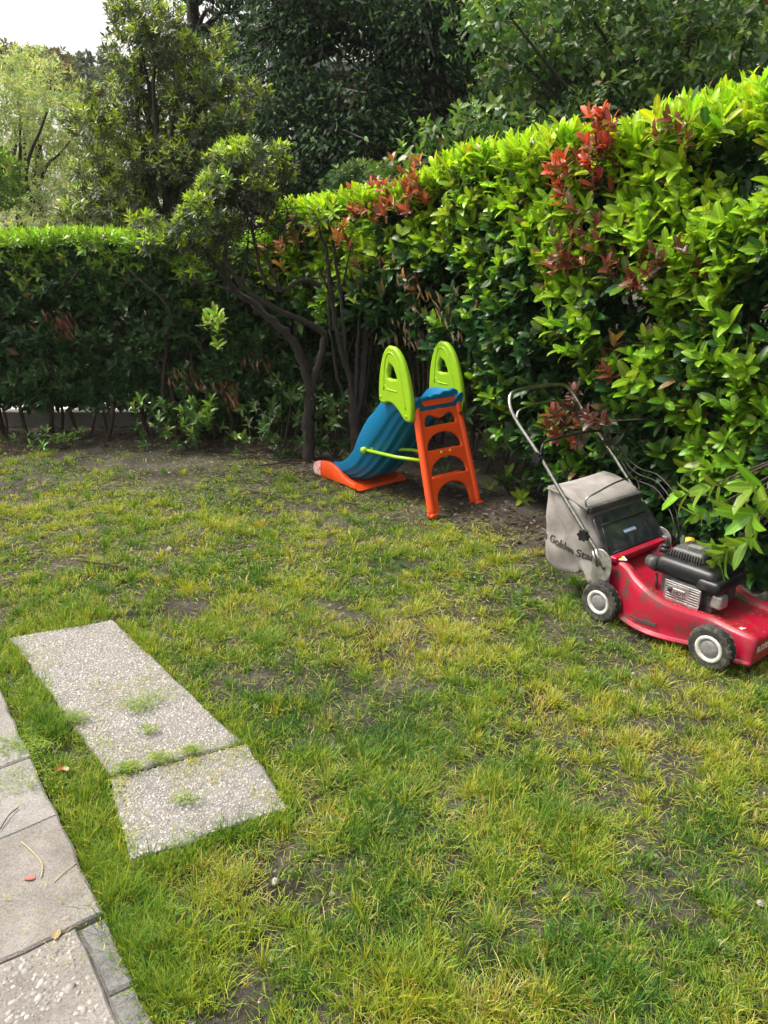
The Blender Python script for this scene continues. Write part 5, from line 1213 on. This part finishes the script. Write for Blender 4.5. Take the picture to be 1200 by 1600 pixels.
for k, y_ in ((0, .25), (1, .235), (2, .22)):
    mb = MB(); mb.tube(smooth_path([(-.88, .2-.03*k, .86), (-.70, .27, .72), (-.52, .27-.02*k, .60-.02*k), (-.36, .24-.01*k, .585-.03*k), (-.22, .20-.03*k, .50-.02*k), (-.16, .16-.03*k, .38), (-.18, .13, .30)], 6), .003, 6); mb.obj('control_cable', M_BLACK, hd, True)
mb = MB(); mb.tube([(-.335, -.252, .33), (-.30, -.252, .262)], .008, 8); mb.tube([(-.352, -.252, .318), (-.318, -.252, .25)], .006, 8); mb.obj('height_lever', M_CHROME, MW, True)

# ================================================================== SMALL THINGS
M_STONE = simple('pale_stone', (.34, .33, .31), .9, 0, (.2, .19, .17), 60, .6); M_STONE2 = simple('earthy_stone', (.3, .27, .23), .9, 0, (.2, .17, .13), 60, .6)
def stone(px, py, size, lab, mat):
    size *= .72
    g_ = gp(px, py, .01); r = np.random.default_rng(px); import bmesh
    bm = bmesh.new(); bmesh.ops.create_icosphere(bm, subdivisions=2, radius=1)
    P = np.array([v.co[:] for v in bm.verts]); d = .75+.5*vn(P, 1.1, px % 17)
    for v, k in zip(bm.verts, d): v.co = (v.co.x*size*k, v.co.y*size*.75*k, v.co.z*size*.5*k)
    me = bpy.data.meshes.new('stone'); bm.to_mesh(me); bm.free(); me.materials.append(mat); o = put('stone', me); o.location = (g_[0], g_[1], gz1(g_[0], g_[1])+size*.2+.003); o.rotation_euler = (0, 0, r.random()*6)
    setp(o, lab, 'stone', 'loose stones in the lawn')
stone(784, 1334, .016, 'small white stone in the middle of the near lawn', M_STONE)
stone(1128, 1474, .024, 'round grey stone in the lawn near the lower right', M_STONE2)
stone(1145, 1483, .011, 'tiny pale stone right beside the round grey stone', M_STONE)
stone(430, 1372, .020, 'long pale stone between tufts right of the nearer slab', M_STONE)
stone(424, 1500, .013, 'pale stone in the grass near the bottom, left of centre', M_STONE)
stone(1190, 1410, .02, 'grey stone in the lawn at the right edge of the picture', M_STONE2)
stone(264, 738, .02, 'white pebble in the worn soil before the left hedge', M_STONE)
stone(415, 722, .02, 'pebble on the bare soil left of the crooked trunk', M_STONE)
# dead leaf
lv = Leaves(); g_ = gp(92, 1205, .03)
for nm, loc, ang, c, lab in (('fallen_leaf', g_, .2, (.30, .05, .03), 'curled red fallen leaf in the grass between slab and path'), ('fallen_leaf', gp(106, 1204, .03), .9, (.6, .45, .3), 'pale tan fallen leaf beside the red one'),
                             ('fallen_leaf', gp(55, 1372, ZP+.004), 1.5, (.36, .15, .13), 'small reddish dry leaf on the brownish path slab'), ('fallen_leaf', gp(85, 1468, ZP+.004), .1, (.36, .28, .14), 'yellowish dry leaf on the rough path slab')):
    V, F = TPL['big']; me = npmesh('fallen_leaf', V*np.array([.02, .033, .033]), F, M_LAUREL, True, np.tile(c, (len(V), 1)), V); o = put(nm, me); o.location = loc; o.rotation_euler = (.06, .1, ang); setp(o, lab, 'leaf')
def stick(pts, r0, lab, mat=M_TWIG, nm='twig'):
    V, F = tube_np(smooth_path(pts, 4), r0, 5, True); o = pymesh(nm, V, F, mat, True); setp(o, lab, 'twig'); return o
stick([gp(405, 727, .02), gp(430, 724, .03), (*gp(455, 719, .03)[:2], .035), gp(478, 720, .015)], .008, 'dark fallen stick on the soil by the crooked trunk')
stick([gp(385, 765, .015), gp(410, 770, .02), gp(440, 778, .015)], .007, 'short fallen stick on the soil before the slide outlet')
stick([gp(120, 875, .02), gp(155, 880, .03), gp(200, 888, .02)], .006, 'dry twig lying in the far left lawn')
M_STRAW = simple('dry_straw', (.45, .38, .22), .8)
stick([gp(33, 1315, ZP+.002), gp(50, 1330, ZP+.006), gp(66, 1350, ZP+.006), gp(64, 1372, ZP+.002)], .0016, 'bent dry stalk on the brownish path slab', M_STRAW)
stick([gp(85, 1378, ZP+.002), gp(100, 1362, ZP+.005), gp(120, 1348, ZP+.002)], .0014, 'straight dry stalk on the path slab, right of the bent one', M_STRAW)
stick([gp(0, 1296, ZP+.002), gp(14, 1274, ZP+.005), gp(28, 1262, ZP+.002)], .0018, 'dark thin twig on the path at the left picture edge')
mb = MB(); mb.box((0, 55, 13.5), (300, 190, 29)); m = bpy.data.materials.new('haze'); m.use_nodes = True; nt = m.node_tree; nt.nodes.clear()
out = nt.nodes.new('ShaderNodeOutputMaterial'); pv = nt.nodes.new('ShaderNodeVolumePrincipled'); pv.inputs['Color'].default_value = (.93, .95, .96, 1); pv.inputs['Density'].default_value = .0006
nt.links.new(pv.outputs[0], out.inputs['Volume']); setp(mb.obj('haze', m), 'thin pale haze in the air', 'haze', kind='stuff')
print('blades', nb, 'objects', len(bpy.data.objects), 'tris', sum(len(m_.loops)-2*len(m_.polygons) for m_ in bpy.data.meshes))
